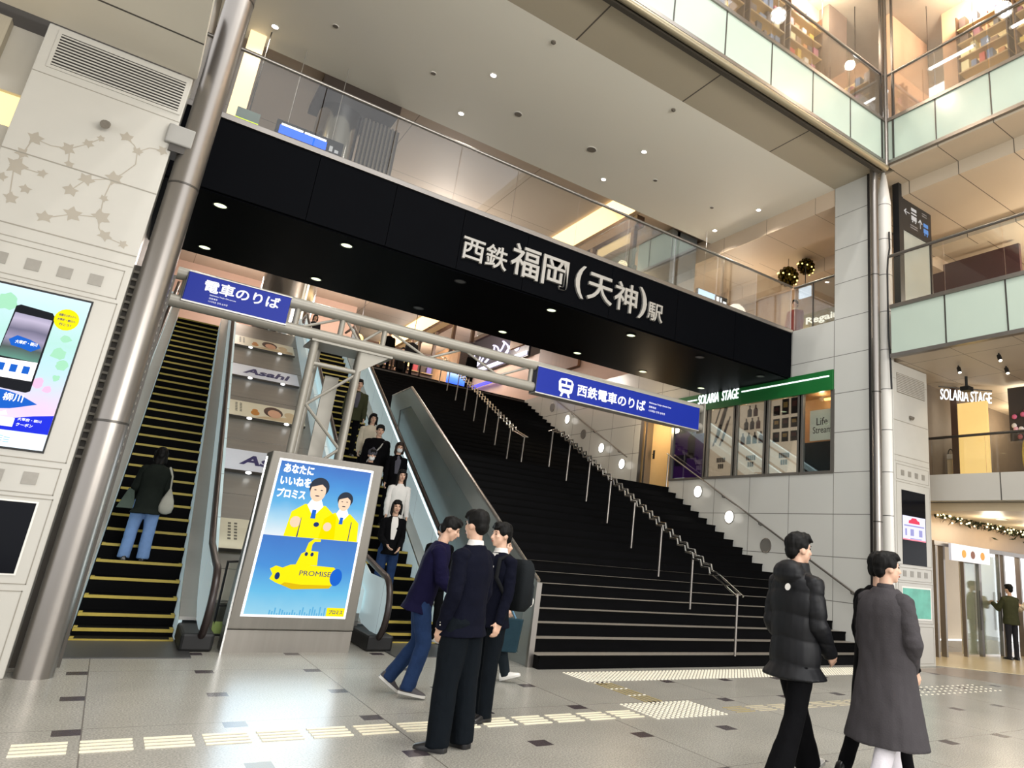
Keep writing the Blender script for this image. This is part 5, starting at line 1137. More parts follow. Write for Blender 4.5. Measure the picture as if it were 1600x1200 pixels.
# ================================================================== PEOPLE
SKIN = M('skin', 'cfa78e', .5, var=.05, scale=20)
HAIR = M('black_hair', '080706', .6, var=.5, scale=60, stretch=(1, 1, .15), spec=.18); HAIRB = M('brown_hair', '261912', .5, var=.4, scale=60, stretch=(1, 1, .15), spec=.2); HAIRG = M('grey_hair', '4a4744', .5, var=.3, scale=60)
EYE = M('eye_dark', '15100e', .2)
LIP = M('lip_colour', '9d5f53', .5)
def cloth(name, col, var=.14, rough=.9, scale=14, bump=.25): return M('cloth_'+name, col, rough, 0, var=var, scale=scale, bump=bump, spec=.1, bscale=90)
def fuse(name, mb, mat, parent, vox, smooth_it=4, wr=0., wf=9., wstretch=(1, 1, .5)):
    "join overlapping shapes into one continuous skin"
    me = bpy.data.meshes.new(name); me.from_pydata(mb.v, [], mb.f); o = bpy.data.objects.new(name, me); COL.objects.link(o)
    r = o.modifiers.new('r', 'REMESH'); r.mode = 'VOXEL'; r.voxel_size = vox
    s = o.modifiers.new('s', 'SMOOTH'); s.iterations = smooth_it; s.factor = .5
    new = bpy.data.meshes.new_from_object(o.evaluated_get(bpy.context.evaluated_depsgraph_get()))
    bpy.data.objects.remove(o); bpy.data.meshes.remove(me)
    new.name = name
    if wr:
        nz = noise.noise; sd = random.uniform(0, 50)
        cos = [v.co.copy() for v in new.vertices]; ns = [v.normal.copy() for v in new.vertices]
        for i, (c, n_) in enumerate(zip(cos, ns)):
            p = Vector((c.x*wf*wstretch[0]+sd, c.y*wf*wstretch[1], c.z*wf*wstretch[2]))
            cos[i] = c+n_*wr*(nz(p)+.5*nz(p*2.3))
        new.vertices.foreach_set('co', [x for c in cos for x in c]); new.update()
    new.polygons.foreach_set('use_smooth', [True]*len(new.polygons))
    new.materials.clear(); new.materials.append(mat)
    ob = bpy.data.objects.new(name, new); COL.objects.link(ob); ob.parent = parent
    return ob
def limb(m, pts, n=12):
    "tapered chain through (point, radius) pairs with flat ends"
    P = [Vector(p) for p, r in pts]; R = [r for p, r in pts]
    # soften the joints
    Q, S = [P[0]], [R[0]]
    for i in range(1, len(P)-1):
        a, b_, c = P[i-1], P[i], P[i+1]
        Q += [b_.lerp(a, .18), b_.lerp(a, .06).lerp(b_.lerp(c, .06), .5), b_.lerp(c, .18)]; S += [R[i]+(R[i-1]-R[i])*.18, R[i], R[i]+(R[i+1]-R[i])*.18]
    Q.append(P[-1]); S.append(R[-1])
    m.tube(Q, S, n)
def oval_ring(c, rx, ry, fwd, side, n=18, pw=2.3):
    out = []
    for j in range(n):
        a = 2*PI*j/n; ca, sa = math.cos(a), math.sin(a)
        x = math.copysign(abs(ca)**(2/pw), ca)*rx; y = math.copysign(abs(sa)**(2/pw), sa)*ry
        out.append(c+side*x+fwd*y)
    return out
def person(label, loc, face, H=1.72, lean=0., legs=((0, 0), (0, 0)), splay=(.03, .03), arms=((5, 8, 12), (5, 8, 12)), yaw=0., nod=0., group=None, vox=.013,
           top=None, top_col=None, hem=-.12, flare=.0, bulk=0., collar=None, shirt=None, hood=False, quilt=False,
           leg_col=None, leg_w=(.088, .062, .058), shoe=None, sock=None, hair='short', hair_mat=None, mask=False, hat=None, wr=.006, foot=(0, 0), sit_z=None, fem=False, panel=None):
    """face = heading in degrees of the world plane (0 = +X, 90 = +Y). legs = (hip pitch, knee bend) per side, left then right."""
    loc = Vector(loc)
    s = H/1.72; rot = math.radians(face-90)
    root = thing('person', label, 'person', loc, rot, group)
    rad = math.radians
    hz = .895*s; P0 = Vector((0, 0, hz)); sp = Vector((0, math.sin(rad(lean)), math.cos(rad(lean)))); fw = Vector((0, math.cos(rad(lean)), -math.sin(rad(lean)))); sd = Vector((1, 0, 0))
    shw = (.172 if fem else .192)*s
    T = lambda f: P0+sp*f*s                       # along the spine, metres for 1.72
    J = {}
    for i, sg in ((0, -1), (1, 1)):
        hip = P0+sd*sg*.09*s-Vector((0, 0, .03*s)); p, k = legs[i]
        d1 = Vector((sg*splay[i], math.sin(rad(p)), -math.cos(rad(p)))).normalized(); kn = hip+d1*.425*s
        d2 = Vector((sg*splay[i]*.6, math.sin(rad(p-k)), -math.cos(rad(p-k)))).normalized(); an = kn+d2*.405*s
        fa = rad(foot[i]); toe = Vector((sg*.12, math.cos(fa), math.sin(fa))).normalized()
        J[i] = (hip, kn, an, toe)
        sh = T(.468)+sd*sg*shw*.9; a, ab, el = arms[i][:3]; tw = arms[i][3] if len(arms[i]) > 3 else 0
        u1 = Vector((sg*math.sin(rad(ab)), math.sin(rad(a)), -math.cos(rad(a)))).normalized(); elb = sh+u1*.285*s
        u2 = Vector((sg*math.sin(rad(ab))*.4-sg*math.sin(rad(tw)), math.sin(rad(a+el)), -math.cos(rad(a+el)))).normalized(); wrp = elb+u2*.25*s
        J[i+2] = (sh, elb, wrp, u2)
    # ground contact
    low = 1e9
    for i in (0, 1):
        hip, kn, an, toe = J[i]; low = min(low, an.z-.075*s, an.z-.075*s+toe.z*.16*s, an.z-.075*s-toe.z*.07*s)
    up = Vector((0, 0, -low))
    def mv(v): return v+up
    P0 = mv(P0)
    T = lambda f: P0+sp*f*s
    for k in list(J): J[k] = tuple(list(map(mv, J[k][:3]))+[J[k][3]])
    neck = T(.575); hm = Matrix.Rotation(rad(yaw), 3, 'Z') @ Matrix.Rotation(rad(-nod), 3, 'X')
    hc = neck+sp*.09*s+hm @ Vector((0, .02, .055))*s
    hp = lambda x, y, z: hc+hm @ Vector((x, y, z))*s
    # ---- body: one continuous skin
    b = MB()
    b.ell(hp(0, -.012, .028), (.074*s, .093*s, .096*s), 16, hm); b.ell(hp(0, .022, -.035), (.06*s, .068*s, .07*s), 14, hm); b.ell(hp(0, .058, -.088), (.03*s, .026*s, .022*s), 10, hm)
    b.cap(hp(0, .088, .012), hp(0, .106, -.028), .009*s, .0145*s, 8); b.ell(hp(0, .072, .03), (.05*s, .02*s, .012*s), 10, hm); b.ell(hp(0, .085, -.06), (.023*s, .012*s, .012*s), 8, hm)
    for sg in (-1, 1):
        b.ell(hp(sg*.074, -.008, -.008), (.012*s, .024*s, .034*s), 8, hm); b.ell(hp(sg*.036, .062, -.015), (.024*s, .022*s, .024*s), 8, hm)
    b.cap(T(.49), hp(0, -.015, -.04), .055*s, .05*s)
    b.rings([oval_ring(T(f), rx*s, ry*s, fw, sd, 14) for f, rx, ry in ((-.08, .13, .09), (.05, .13, .09), (.18, .12, .085), (.34, .14, .095), (.45, .15, .085), (.52, .1, .06))])
    for i, sg in ((0, -1), (1, 1)):
        hip, kn, an, toe = J[i]; limb(b, [(hip, .07*s), (kn, .048*s), (an, .036*s)], 10); b.cap(an, an-(kn-an).normalized()*.03*s, .03*s, .026*s, 8); b.ell(hip, .08*s, 10)
        sh, elb, wrp, u2 = J[i+2]; limb(b, [(sh, .045*s), (elb, .037*s), (wrp, .026*s), (wrp+u2*.03*s, .025*s)], 10); b.cap(T(.5), sh, .05*s, .045*s, 8)
        # hand: palm, four curled fingers, thumb
        inn = sd*-sg; pal = wrp+u2*.075*s; across = fw-u2*fw.dot(u2); across = across.normalized() if across.length > .1 else sp
        b.obox(wrp+u2*.06*s, u2, across, inn, .045*s, .038*s, .013*s)
        for q, (off, ln) in enumerate(((.029, .068), (.01, .078), (-.01, .072), (-.029, .056))):
            p1 = wrp+u2*.1*s+across*off*s; p2 = p1+(u2*.9+inn*.3)*ln*.5*s; p3 = p2+(u2*.5+inn*.8)*ln*.5*s
            b.cap(p1, p2, .0088*s, .008*s, 6); b.cap(p2, p3, .008*s, .007*s, 6)
        tp = wrp+u2*.035*s+across*.036*s; b.cap(tp, tp+(u2*.6+across*.5+inn*.4)*.05*s, .011*s, .009*s, 6)
    fuse('body', b, SKIN, root, min(vox, .01), 2)
    # ---- eyes, mouth
    for sg in (-1, 1):
        obj('eye', MB().ell(hp(sg*.03, .079, .008), (.013*s, .006*s, .0065*s), 8, hm), EYE, root, 60, local=True)
        obj('eyebrow', MB().ell(hp(sg*.032, .081, .03), (.018*s, .006*s, .004*s), 8, hm), HAIR, root, 60, local=True)
    if not mask: obj('lips', MB().ell(hp(0, .094, -.058), (.022*s, .006*s, .008*s), 8, hm), LIP, root, 60, local=True)
    else: fuse('face_mask', MB().ell(hp(0, .06, -.055), (.062*s, .052*s, .055*s), 12, hm), M('mask_white', 'd8d8d6', .7), root, .008, 2)
    # ---- hair
    h = MB()
    h.ell(hp(0, -.022, .045), (.086*s, .1*s, .092*s), 16, hm); h.ell(hp(0, .03, .092), (.07*s, .066*s, .042*s), 12, hm); h.ell(hp(0, -.066, -.01), (.066*s, .05*s, .07*s), 12, hm)
    for sg in (-1, 1): h.ell(hp(sg*.066, -.005, .035), (.024*s, .045*s, .045*s), 8, hm)
    for q in range(5): h.cap(hp(-.045+.022*q, .06, .098), hp(-.05+.025*q, .088, .062), .018*s, .008*s, 6)
    if hair in ('long', 'bob'):
        L_ = -.36 if hair == 'long' else -.16
        h.rings([oval_ring(hp(0, -.055+(.01 if z > -.1 else -.01), z), rx*s, ry*s, hm @ Vector((0, 1, 0)), hm @ sd, 14) for z, rx, ry in ((.05, .085, .05), (-.06, .09, .055), (L_*.6, .095, .05), (L_, .06, .03))])
        for sg in (-1, 1): h.cap(hp(sg*.075, .02, .04), hp(sg*.085, .03, L_*.75), .026*s, .018*s, 8)
    if hair != 'none': fuse('hair', h, hair_mat or HAIR, root, .009, 2, .006, 38, (1, 1, .25))
    if hat: fuse('knit_hat', MB().ell(hp(0, -.012, .055), (.097*s, .112*s, .092*s), 14, hm).ell(hp(0, -.012, .15), (.03*s, .03*s, .03*s), 8), hat, root, .01, 2, .004, 40)
    # ---- trousers
    m = MB(); wt, wk, wa = (x*s for x in leg_w)
    for i in (0, 1):
        hip, kn, an, toe = J[i]
        limb(m, [(hip+Vector((0, 0, .02)), wt), (hip.lerp(kn, .5), (wt+wk)*.53), (kn, wk), (kn.lerp(an, .55), (wk+wa)*.5), (an+(an-kn).normalized()*.045*s, wa)], 14)
        m.ell(hip, (wt*1.02, wt*1.1, wt), 12)
    m.rings([oval_ring(T(f), rx*s, ry*s, fw, sd, 16) for f, rx, ry in ((-.11, .12, .1), (-.03, .165, .118), (.08, .155, .108), (.12, .15, .1))])
    fuse('trousers', m, leg_col, root, vox, 4, wr, 10, (1, 1, .6))
    # ---- shoes
    for i in (0, 1):
        hip, kn, an, toe = J[i]; side_ = Vector((0, 0, 1)).cross(toe).normalized(); upv = toe.cross(side_).normalized()
        base = an-upv*.04*s
        q = MB(); R_ = []
        for t_, w_, hh in ((-.08, .026, .06), (-.06, .04, .09), (0, .042, .09), (.05, .044, .07), (.11, .046, .05), (.165, .037, .036), (.19, .017, .022)):
            c = base+toe*t_*s; R_.append([c+side_*x*w_*s+upv*(-.035*s+z*hh*s) for x, z in ((-1, 0), (1, 0), (1.02, .35), (.8, .85), (.35, 1.05), (-.35, 1.05), (-.8, .85), (-1.02, .35))])
        q.rings(R_)
        sh_ = obj('shoe', q, shoe[0], root, 50, local=True)
        if len(shoe) > 1:
            q2 = MB(); q2.rings([[p+(-upv*.004*s if k_ < 2 else Vector((0, 0, 0))) for k_, p in enumerate((r[0]-side_*.003, r[1]+side_*.003, r[1]+side_*.004+upv*.02*s, r[0]-side_*.004+upv*.02*s))] for r in R_])
            obj('sole', q2, shoe[1], sh_, 50, local=True)
        if sock: obj('sock', MB().cyl(an-upv*.02*s, an+(kn-an).normalized()*.09*s, .043*s, 12, .045*s), sock, root, 40, local=True)
    # ---- top
    m = MB(); bk = bulk*s
    rg = []
    if hem < -.25:                                    # long coat hangs straight down
        bot = P0.z+hem*s; k = 7
        for j in range(k):
            f = j/(k-1); z = bot+(P0.z-.02*s-bot)*f; w_ = (.205+flare*(1-f))*s+bk; c = Vector((P0.x, P0.y-.02*s*(1-f), z)); rg.append(oval_ring(c, w_, (.148+flare*.8*(1-f))*s+bk, Vector((0, 1, 0)), sd, 22))
        body_f = ((.1, .2, .14), (.25, .205, .138), (.38, .215, .135), (.445, .21, .12), (.49, .182, .105), (.53, .128, .085), (.57, .072, .068))
    else:
        body_f = ((hem, .185+flare, .135+flare), (hem+.08, .182, .132), (.1, .172, .122), (.24, .18, .122), (.36, .2, .127), (.44, .2, .114), (.485, .178, .1), (.525, .125, .08), (.565, .07, .066))
    kf = .9 if fem else 1.
    rg += [oval_ring(T(f), rx*s*kf+bk, ry*s+bk, fw, sd, 22) for f, rx, ry in body_f]
    m.rings(rg)
    sl = []
    for i, sg in ((0, -1), (1, 1)):
        sh, elb, wrp, u2 = J[i+2]; m_ = MB()
        limb(m_, [(sh-sd*sg*.06*s+sp*.012*s, .06*s+bk*.4), (sh+sd*sg*.004*s, .066*s+bk*.5), (sh.lerp(elb, .5), .063*s+bk*.7), (elb, .056*s+bk*.8), (elb.lerp(wrp, .6), .05*s+bk*.7), (wrp+u2*.035*s, .043*s+bk*.5)], 14)
        m_.ell(sh-sd*sg*.015*s, .068*s+bk*.4, 12); sl.append(m_)
        m.ell(sh-sd*sg*.03*s, .064*s+bk*.3, 12)
    if hood:
        m.ell(T(.545)-fw*.085*s, (.14*s, .095*s, .095*s), 14); m.rings([oval_ring(T(f_)+fw*.01*s, rx_*s, ry_*s, fw, sd, 16) for f_, rx_, ry_ in ((.48, .15, .1), (.56, .1, .09), (.625, .088, .085))])
    if quilt:
        pass
    nm = top or 'jacket'
    tp = fuse(nm, m, top_col, root, vox, 4, wr*1.5, 7, (1, 1, .6))
    tops = [tp]+[fuse('sleeve', m_, top_col, tp, vox, 3, wr*1.3, 11, (1, 1, 1.3)) for m_ in sl]
    for tp in (tops if quilt else ()):
        me = tp.data; co = [v.co.copy() for v in me.vertices]; no = [v.normal.copy() for v in me.vertices]
        for i, (c, n_) in enumerate(zip(co, no)):
            if c.z < P0.z+.53*s:
                ph = (c.z*1.0+.15*abs(c.x))/(.17*s); q = abs(math.sin(PI*ph)); co[i] = c+n_*(.014*q**.5-.009)
        me.vertices.foreach_set('co', [x for c in co for x in c]); me.update()
    if collar:
        fuse('collar', MB().rings([oval_ring(T(f), rx*s, ry*s, fw, sd, 16) for f, rx, ry in ((.53, .085, .078), (.575, .066, .064), (.605, .062, .06))]), collar, root, .01, 2)
    if shirt:
        m = MB(); m.rings([[T(f)+fw*(d+.0)*s+sd*x*s for x, d in ((-w_, d0-.012), (0, d0), (w_, d0-.012), (w_, d0-.03), (0, d0-.03), (-w_, d0-.03))] for f, w_, d0 in ((.16, .03, .138+bulk), (.3, .05, .142+bulk), (.42, .06, .132+bulk), (.5, .055, .1+bulk), (.55, .045, .08))])
        obj('shirt_front', m, shirt, root, 60, local=True)
    root['P0'] = 0; del root['P0']
    mw = Matrix.Translation(loc) @ Matrix.Rotation(rot, 4, 'Z')
    W_ = lambda v: mw @ Vector(v)
    return dict(root=root, T=lambda f, x=0., y=0.: W_(T(f)+sd*x*s+fw*y*s), J={k: tuple(W_(v) for v in J[k][:3]) for k in J}, hp=lambda x, y, z: W_(hp(x, y, z)), s=s, W=W_, add=lambda name, mb, mat, sm=40: obj(name, mb, mat, root, sm, local=True), Tl=lambda f, x=0., y=0.: T(f)+sd*x*s+fw*y*s, Jl=J)
IM = lambda a: a            # headings are given in world degrees
LEFT, RIGHT, AWAY, TOWARD = 143.6, -36.4, 55, 235
NAVYS = cloth('navy_suit', '0a0c19'); DKTR = cloth('dark_teal_trousers', '0d1217'); PURP = cloth('purple_navy', '12102b'); JEAN = cloth('blue_denim', '223455', .3); JEANL = cloth('light_denim', '6f8cb8', .15)
BLK = cloth('black', '060608', .3); PUFF = M('black_nylon', '090a0e', .55, var=.3, scale=8, spec=.3); COATG = cloth('grey_coat', '423f41', .1); WHT = cloth('white', 'd6d3cd', .06); WHP = cloth('off_white_denim', 'cfcbd0', .06)
CRM = cloth('cream', 'c8bda8', .08); OLV = cloth('olive', '3b3d2a', .15); DGRN = cloth('dark_green', '1c211d', .2); GRYT = cloth('grey_knit', '53525a', .2); DGRY = cloth('charcoal', '2a2a2e', .2)
SH_BK = M('black_leather_shoe', '121112', .3); SH_GR = M('grey_trainer', '3d3a3c', .6, var=.2); SH_WH = M('white_trainer', 'dcd9d2', .5); SOLE_W = M('white_sole', 'cfccc5', .6)
V = .012
# --- the standing group in the middle
a = person('person in a dark navy suit standing half turned away, nearest of the middle group', (2.47, 5.41, 0), LEFT-22, 1.70, legs=((2, 3), (-3, 2)), arms=((-4, 9, 24, 10), (-2, 10, 30, 16)), yaw=-8, nod=4, top='suit_jacket', top_col=NAVYS, hem=-.13, leg_col=DKTR, leg_w=(.115, .096, .09), shoe=(SH_BK,), collar=WHT, bulk=.01, flare=.022, vox=.01)
bt = MB()
for k in range(3):
    p = Vector(a['Jl'][2][2])+Vector((-.048, -.01-.0*k, .0+.02*k)); bt.ell(p, .006, 6)
a['add']('cuff_buttons', bt, M('button_pale', 'c9c4b8', .4))
b = person('person in a purple navy jacket and blue jeans stepping right with head bowed', (2.78, 7.2, 0), RIGHT+14, 1.68, lean=13, legs=((6, 40), (14, 26)), foot=(-36, -8), arms=((18, 8, 45), (14, 8, 40)), nod=22, top_col=PURP, hem=-.16, flare=.022, bulk=.014, leg_col=JEAN, leg_w=(.098, .078, .074), shoe=(SH_GR, SOLE_W), sock=WHT, hair='short', vox=.011)
c = person('person in a navy suit with white collar and grey backpack, facing the nearest suited person', (3.1, 6.2, 0), LEFT+50, 1.65, legs=((4, 4), (-4, 2)), arms=((4, 8, 14), (10, 8, 30)), yaw=-10, top='suit_jacket', top_col=NAVYS, hem=-.13, flare=.018, leg_col=DKTR, leg_w=(.094, .072, .068), shoe=(SH_BK,), collar=WHT, shirt=WHT, vox=.011)
d = person('person in dark clothes and white trainers walking right behind the middle group', (4.0, 7.97, 0), RIGHT, 1.56, legs=((-16, 12), (20, 3)), foot=(-20, 18), arms=((-6, 8, 14), (10, 8, 22)), top_col=BLK, hem=-.25, flare=.02, bulk=.01, leg_col=cloth('dark_slate', '1a2126'), leg_w=(.09, .07, .066), shoe=(SH_WH, SOLE_W), hair='bob', hair_mat=HAIRG, vox=.013)
# bags they carry
bp = thing('backpack', 'dark grey backpack on the back of the suited person with the white collar', 'backpack', c['T'](.2, 0, -.22))
q = MB()
def obl(m, c_, per, hx_, hy_, hz_):
    "rounded block facing the person's heading"
    T_ = per['T']; ax = (T_(0, 1)-T_(0)).normalized(); ay = (T_(0, 0, 1)-T_(0)).normalized(); az = (T_(1)-T_(0)).normalized()
    R_ = []
    for z in (-1, -.92, -.75, .6, .85, 1):
        k = 1-.35*max(0, abs(z)-.75)/.25; R_.append(oval_ring(c_+az*z*hz_, hx_*k, hy_*k, ay, ax, 16, 4))
    return m.rings(R_)
obj('pack_body', obl(MB(), c['T'](.27, -.1, -.19), c, .16, .085, .23), cloth('pack_grey', '1c1f21', .15), bp, 50)
obj('front_pocket', obl(MB(), c['T'](.19, -.1, -.28), c, .12, .03, .12), cloth('pack_grey2', '24282a', .15), bp, 50)
obj('white_charm', MB().ell(c['T'](.12, -.14, -.335), (.04, .04, .055), 10).ell(c['T'](.18, -.14, -.325), (.022, .022, .03), 8), SH_WH, bp, 60)
obj('shoulder_strap', MB().tube([c['T'](.46, -.12, -.13), c['T'](.535, -.11, -.02), c['T'](.5, -.12, .1), c['T'](.33, -.15, .14), c['T'](.15, -.19, .02)], .018, 8), BLKS if False else cloth('strap_black', '17181a'), bp, 50)
tb = thing('tote_bag', 'dark teal tote bag carried by the person in white trainers', 'bag', d['J'][2][2])
w_ = d['J'][3][2]
obj('bag', MB().extr([w_+Vector((-.12, .1, -.48)), w_+Vector((.16, -.11, -.48)), w_+Vector((.19, -.13, -.12)), w_+Vector((-.15, .12, -.12))], Vector((-.05, -.07, 0))), cloth('teal_canvas', '22363f', .15), tb, bevel=.012)
obj('handle', MB().tube([w_+Vector((-.08, .03, -.12)), w_+Vector((-.02, -.0, .02)), w_+Vector((.04, -.03, .02)), w_+Vector((.1, -.1, -.12))], .009, 6), cloth('handle_blue', '5d7f96'), tb, 50)
# --- the pair in front on the right, and the one hidden behind the long coat
e = person('person in a black quilted jacket and flared trousers walking away on the right', (4.48, 3.8, 0), -4, 1.76, legs=((24, 4), (-17, 10)), splay=(.1, .1), foot=(12, -20), arms=((-6, 7, 34, 14), (4, 7, 40, 14)), yaw=-12, nod=0, top='quilted_jacket', top_col=PUFF, hem=-.19, flare=.045, bulk=.022, hood=True, quilt=True, leg_col=BLK, leg_w=(.094, .074, .1), shoe=(SH_WH, SOLE_W), vox=.011, wr=.005)
lg = e['Tl'](.44, .09, -.178)
e['add']('chest_badge', MB().disc(lg, (0.15, -1, .15), .026, 14), SH_WH)
f = person('person in a long grey coat and white trousers walking to the right', (4.93, 3.31, 0), -6, 1.67, legs=((17, 6), (-15, 8)), foot=(8, -14), arms=((2, 10, 20), (-2, 16, 38, 40)), yaw=-22, nod=-2, top='long_coat', top_col=COATG, hem=-.52, flare=.1, bulk=.018, leg_col=WHP, leg_w=(.092, .074, .07), shoe=(SH_BK,), collar=COATG, vox=.011, wr=.007, hair='short')
g = person('person in black mostly hidden behind the walker in the long grey coat', (5.3, 3.62, 0), -6, 1.68, legs=((-16, 10), (14, 4)), foot=(-18, 8), arms=((2, 9, 18), (4, 9, 20)), yaw=-15, top='black_coat', top_col=BLK, hem=-.5, flare=.03, bulk=.015, leg_col=BLK, shoe=(SH_BK,), vox=.014)
# --- people on the right escalator
def esc_pt(x, y):
    "stand point on the step under local (x, y) of the right escalator"
    k = int((y-.05)/.365); z = zs(.05+.365*k); yy = .05+.365*k+.17; q = math.radians(-1.5)
    return Vector((3.54+x*math.cos(q)-yy*math.sin(q), 10.5+x*math.sin(q)+yy*math.cos(q), z))
DOWN = -96
def rider(lab, x, y, h, **kw):
    kw.setdefault('arms', ((4, 7, 16), (6, 7, 20))); kw.setdefault('vox', .015); kw.setdefault('shoe', (SH_BK,)); kw.setdefault('leg_col', BLK)
    return person(lab, esc_pt(x, y), DOWN+kw.pop('turn', 0), h, group='people riding down the right escalator', **kw)
r1 = rider('person in black jacket, white shirt and blue jeans on the right escalator behind the kiosk', .3, 1.35, 1.6, top_col=BLK, hem=-.1, shirt=WHT, leg_col=JEAN, hair='bob', fem=True, shoe=(SH_WH, SOLE_W), sock=WHT, arms=((6, 7, 45, 20), (8, 7, 50, 25)), leg_w=(.092, .072, .066))
r2 = rider('person with very long black hair and a white top on the right escalator', .62, 2.5, 1.6, top_col=WHT, hem=-.12, hair='long', fem=True, leg_col=DGRY)
r3 = rider('person in all black at the foot of the right escalator behind the jeans wearer', .75, .12, 1.66, turn=10, top_col=BLK, hem=-.18, shoe=(SH_WH, SOLE_W), legs=((10, 8), (-6, 4)))
r4 = rider('broad person in black sweater with pale chest strap on the right escalator', .45, 4.0, 1.72, top='sweater', top_col=BLK, hem=-.08, bulk=.03, nod=6)
r5 = rider('person in a white mask and open black coat over grey on the right escalator', .8, 3.6, 1.6, top_col=BLK, shirt=GRYT, mask=True, hair_mat=HAIRB, hair='bob', fem=True)
r6 = rider('person in grey knitted hat and white mask, on the right escalator above the kiosk', .2, 3.25, 1.55, top_col=BLK, mask=True, hat=GRYT, nod=12)
r7 = rider('person in a cream jacket behind the black sweater on the right escalator', .45, 4.75, 1.62, top_col=CRM, bulk=.02, hair='bob', fem=True)
r8 = rider('person in dark olive jacket, highest up of those on the right escalator', .35, 5.9, 1.74, top_col=OLV, shirt=GRYT, bulk=.015)
r4['add']('shoulder_strap', MB().tube([r4['Tl'](.5, -.1, .09), r4['Tl'](.38, -.04, .172), r4['Tl'](.2, .08, .168), r4['Tl'](.05, .17, .13)], .014, 8), M('strap_pale', 'a8a49c', .6))
# --- the one on the left escalator
k_ = 5; yy = .05+.365*k_+.17; q_ = math.radians(-1.5)
lp_ = Vector((-.01+.42*math.cos(q_)-yy*math.sin(q_), 10.5+.42*math.sin(q_)+yy*math.cos(q_), zs(.05+.365*k_)))
l1 = person('person in a dark green coat and pale jeans seen from behind on the left escalator', lp_, 88, 1.58, legs=((2, 2), (-2, 2)), splay=(.05, .05), arms=((8, 12, 40), (4, 9, 20)), top='coat', top_col=DGRN, hem=-.22, flare=.04, bulk=.02, leg_col=JEANL, leg_w=(.1, .085, .085), shoe=(SH_BK,), hair='bob', fem=True, vox=.013)
sb = thing('shoulder_bag', 'white drooping cloth bag hanging from the shoulder of the person on the left escalator', 'bag', l1['T'](.0, .24, -.05))
T_ = l1['T']
fz = MB(); ax = Vector((1, 0, 0)); ay = Vector((0, 1, 0))
fz.rings([oval_ring(T_(f_, .25, -.06), rx, ry, ay, ax, 14) for f_, rx, ry in ((-.2, .03, .03), (-.17, .085, .05), (-.08, .1, .06), (.02, .08, .05), (.12, .045, .03), (.2, .015, .012))])
obj('bag', fz, cloth('white_canvas', 'a8a79c', .12), sb, 60)
obj('strap', MB().tube([T_(.19, .25, -.06), T_(.4, .23, -.09), T_(.53, .17, -.06), T_(.5, .18, .06), T_(.35, .22, .07)], .012, 6), cloth('white_canvas', 'a8a79c'), sb, 50)
sk = thing('shopping_bag', 'grey green paper bag on the arm of the person on the left escalator', 'bag', T_(.0, -.3, .1))
obj('bag', MB().extr([T_(-.16, -.4, .0), T_(-.16, -.16, -.03), T_(.12, -.22, -.02), T_(.16, -.3, .0)], (0, .08, 0)), cloth('grey_green_paper', '4d5850', .1), sk, bevel=.008)
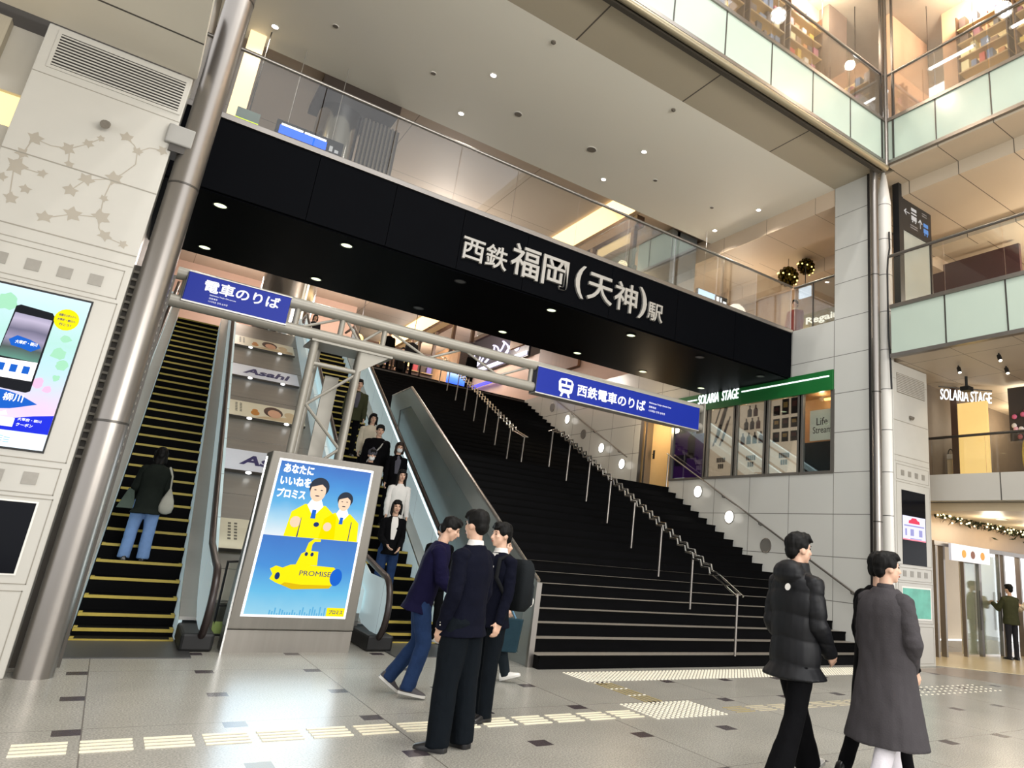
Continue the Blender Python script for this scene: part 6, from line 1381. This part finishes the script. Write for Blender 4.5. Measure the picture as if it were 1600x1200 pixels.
# --- far people
person('person in an olive jacket by the shop doors raising a camera', (18.1, 8.75, 0), 70, 1.66, arms=((35, 10, 80, 20), (35, 10, 80, 20)), top_col=OLV, bulk=.02, leg_col=DGRY, shoe=(SH_BK,), vox=.016)
person('person in a cream jacket beside the olive jacket by the shop doors', (18.75, 8.55, 0), 150, 1.62, arms=((40, 10, 80, 20), (40, 10, 80, 20)), top_col=CRM, leg_col=BLK, shoe=(SH_BK,), vox=.016)
person('person in red top and pale scarf behind the second level railing by the gold baubles', (14.0, 12.1, 7.04), 200, 1.66, top_col=cloth('dull_red', '8a4a44'), collar=CRM, leg_col=DGRY, shoe=(SH_BK,), vox=.018)
for x, y, h, lab, cc in ((6.8, 24.9, 1.6, 'dark silhouetted person, left one at the top of the stairs', BLK), (7.75, 25.2, 1.66, 'dark silhouetted person, right one at the top of the stairs', DGRY), (8.1, 27.4, 1.7, 'dark haired person among the shop racks beyond the stair top', BLK), (4.3, 25.5, 1.6, 'dark haired person at the head of the right escalator', DGRY), (9.95, 24.6, 1.5, 'small dark figure beside the blue screen at the stair top', BLK)):
    person(lab, (x, y, 7.04), -90, h, top_col=cc, leg_col=BLK, shoe=(SH_BK,), vox=.02, hair='bob' if x < 5 else 'short')
# ================================================================== LIGHT
w = bpy.data.worlds.new('night_hall'); SC.world = w; w.use_nodes = True
w.node_tree.nodes['Background'].inputs[0].default_value = (.98, .98, 1, 1); w.node_tree.nodes['Background'].inputs[1].default_value = 1.85
for x, y in ((1, -4), (6, -4), (11, -4), (1, 2.5), (6, 2.5), (10, 2.5)):
    light('AREA', 'atrium_lamp', (x, y, 21), 480, (1, .98, .945), .4, (0, 0, 0))
for x in (2.5, 9.5): light('AREA', 'added_front_fill', (x, -8.5, 5.0), 900, (1, .96, .9), 5, (math.radians(118), 0, 0), sy=2.5)  # added fill behind the camera, put in to brighten the ceiling
for x, y in ((2, 27), (6, 27), (11, 27), (6, 19), (10, 33)):
    light('POINT', 'concourse_lamp', (x, y, 9.6), 260, (1, .89, .8), .4)
for x, y, p in ((17, 6, 260), (17, 1, 260), (16.5, 13, 120), (13.6, 14, 90), (14, 19, 90)):
    light('POINT', 'level_two_lamp', (x, y, 8.7), p, (1, .87, .7), .3)
for x, y in ((16, 7), (17.5, 8)): light('POINT', 'mezzanine_lamp', (x, y, 5.5), 40, (1, .85, .62), .2)
for x, y in ((16, 8), (18, 8), (17, 10.8)): light('POINT', 'entrance_lamp', (x, y, 2.9), 42, (1, .86, .66), .2)
for x, y in ((3, 8.7), (6, 8.7), (8.5, 8.7), (10.8, 8.7), (13.1, 6.5), (13.1, 4), (13.1, 1)): light('POINT', 'gallery_lamp', (x, y, 14.6), 120, (1, .86, .7), .12)
SC.view_settings.view_transform = 'Standard'; SC.view_settings.look = 'None'; SC.view_settings.gamma = 1; SC.view_settings.use_curve_mapping = False
SC.view_settings.exposure = 0
SC.cycles.use_denoising = True; SC.cycles.max_bounces = 6; SC.cycles.transparent_max_bounces = 12
SC.cycles.sample_clamp_indirect = 6
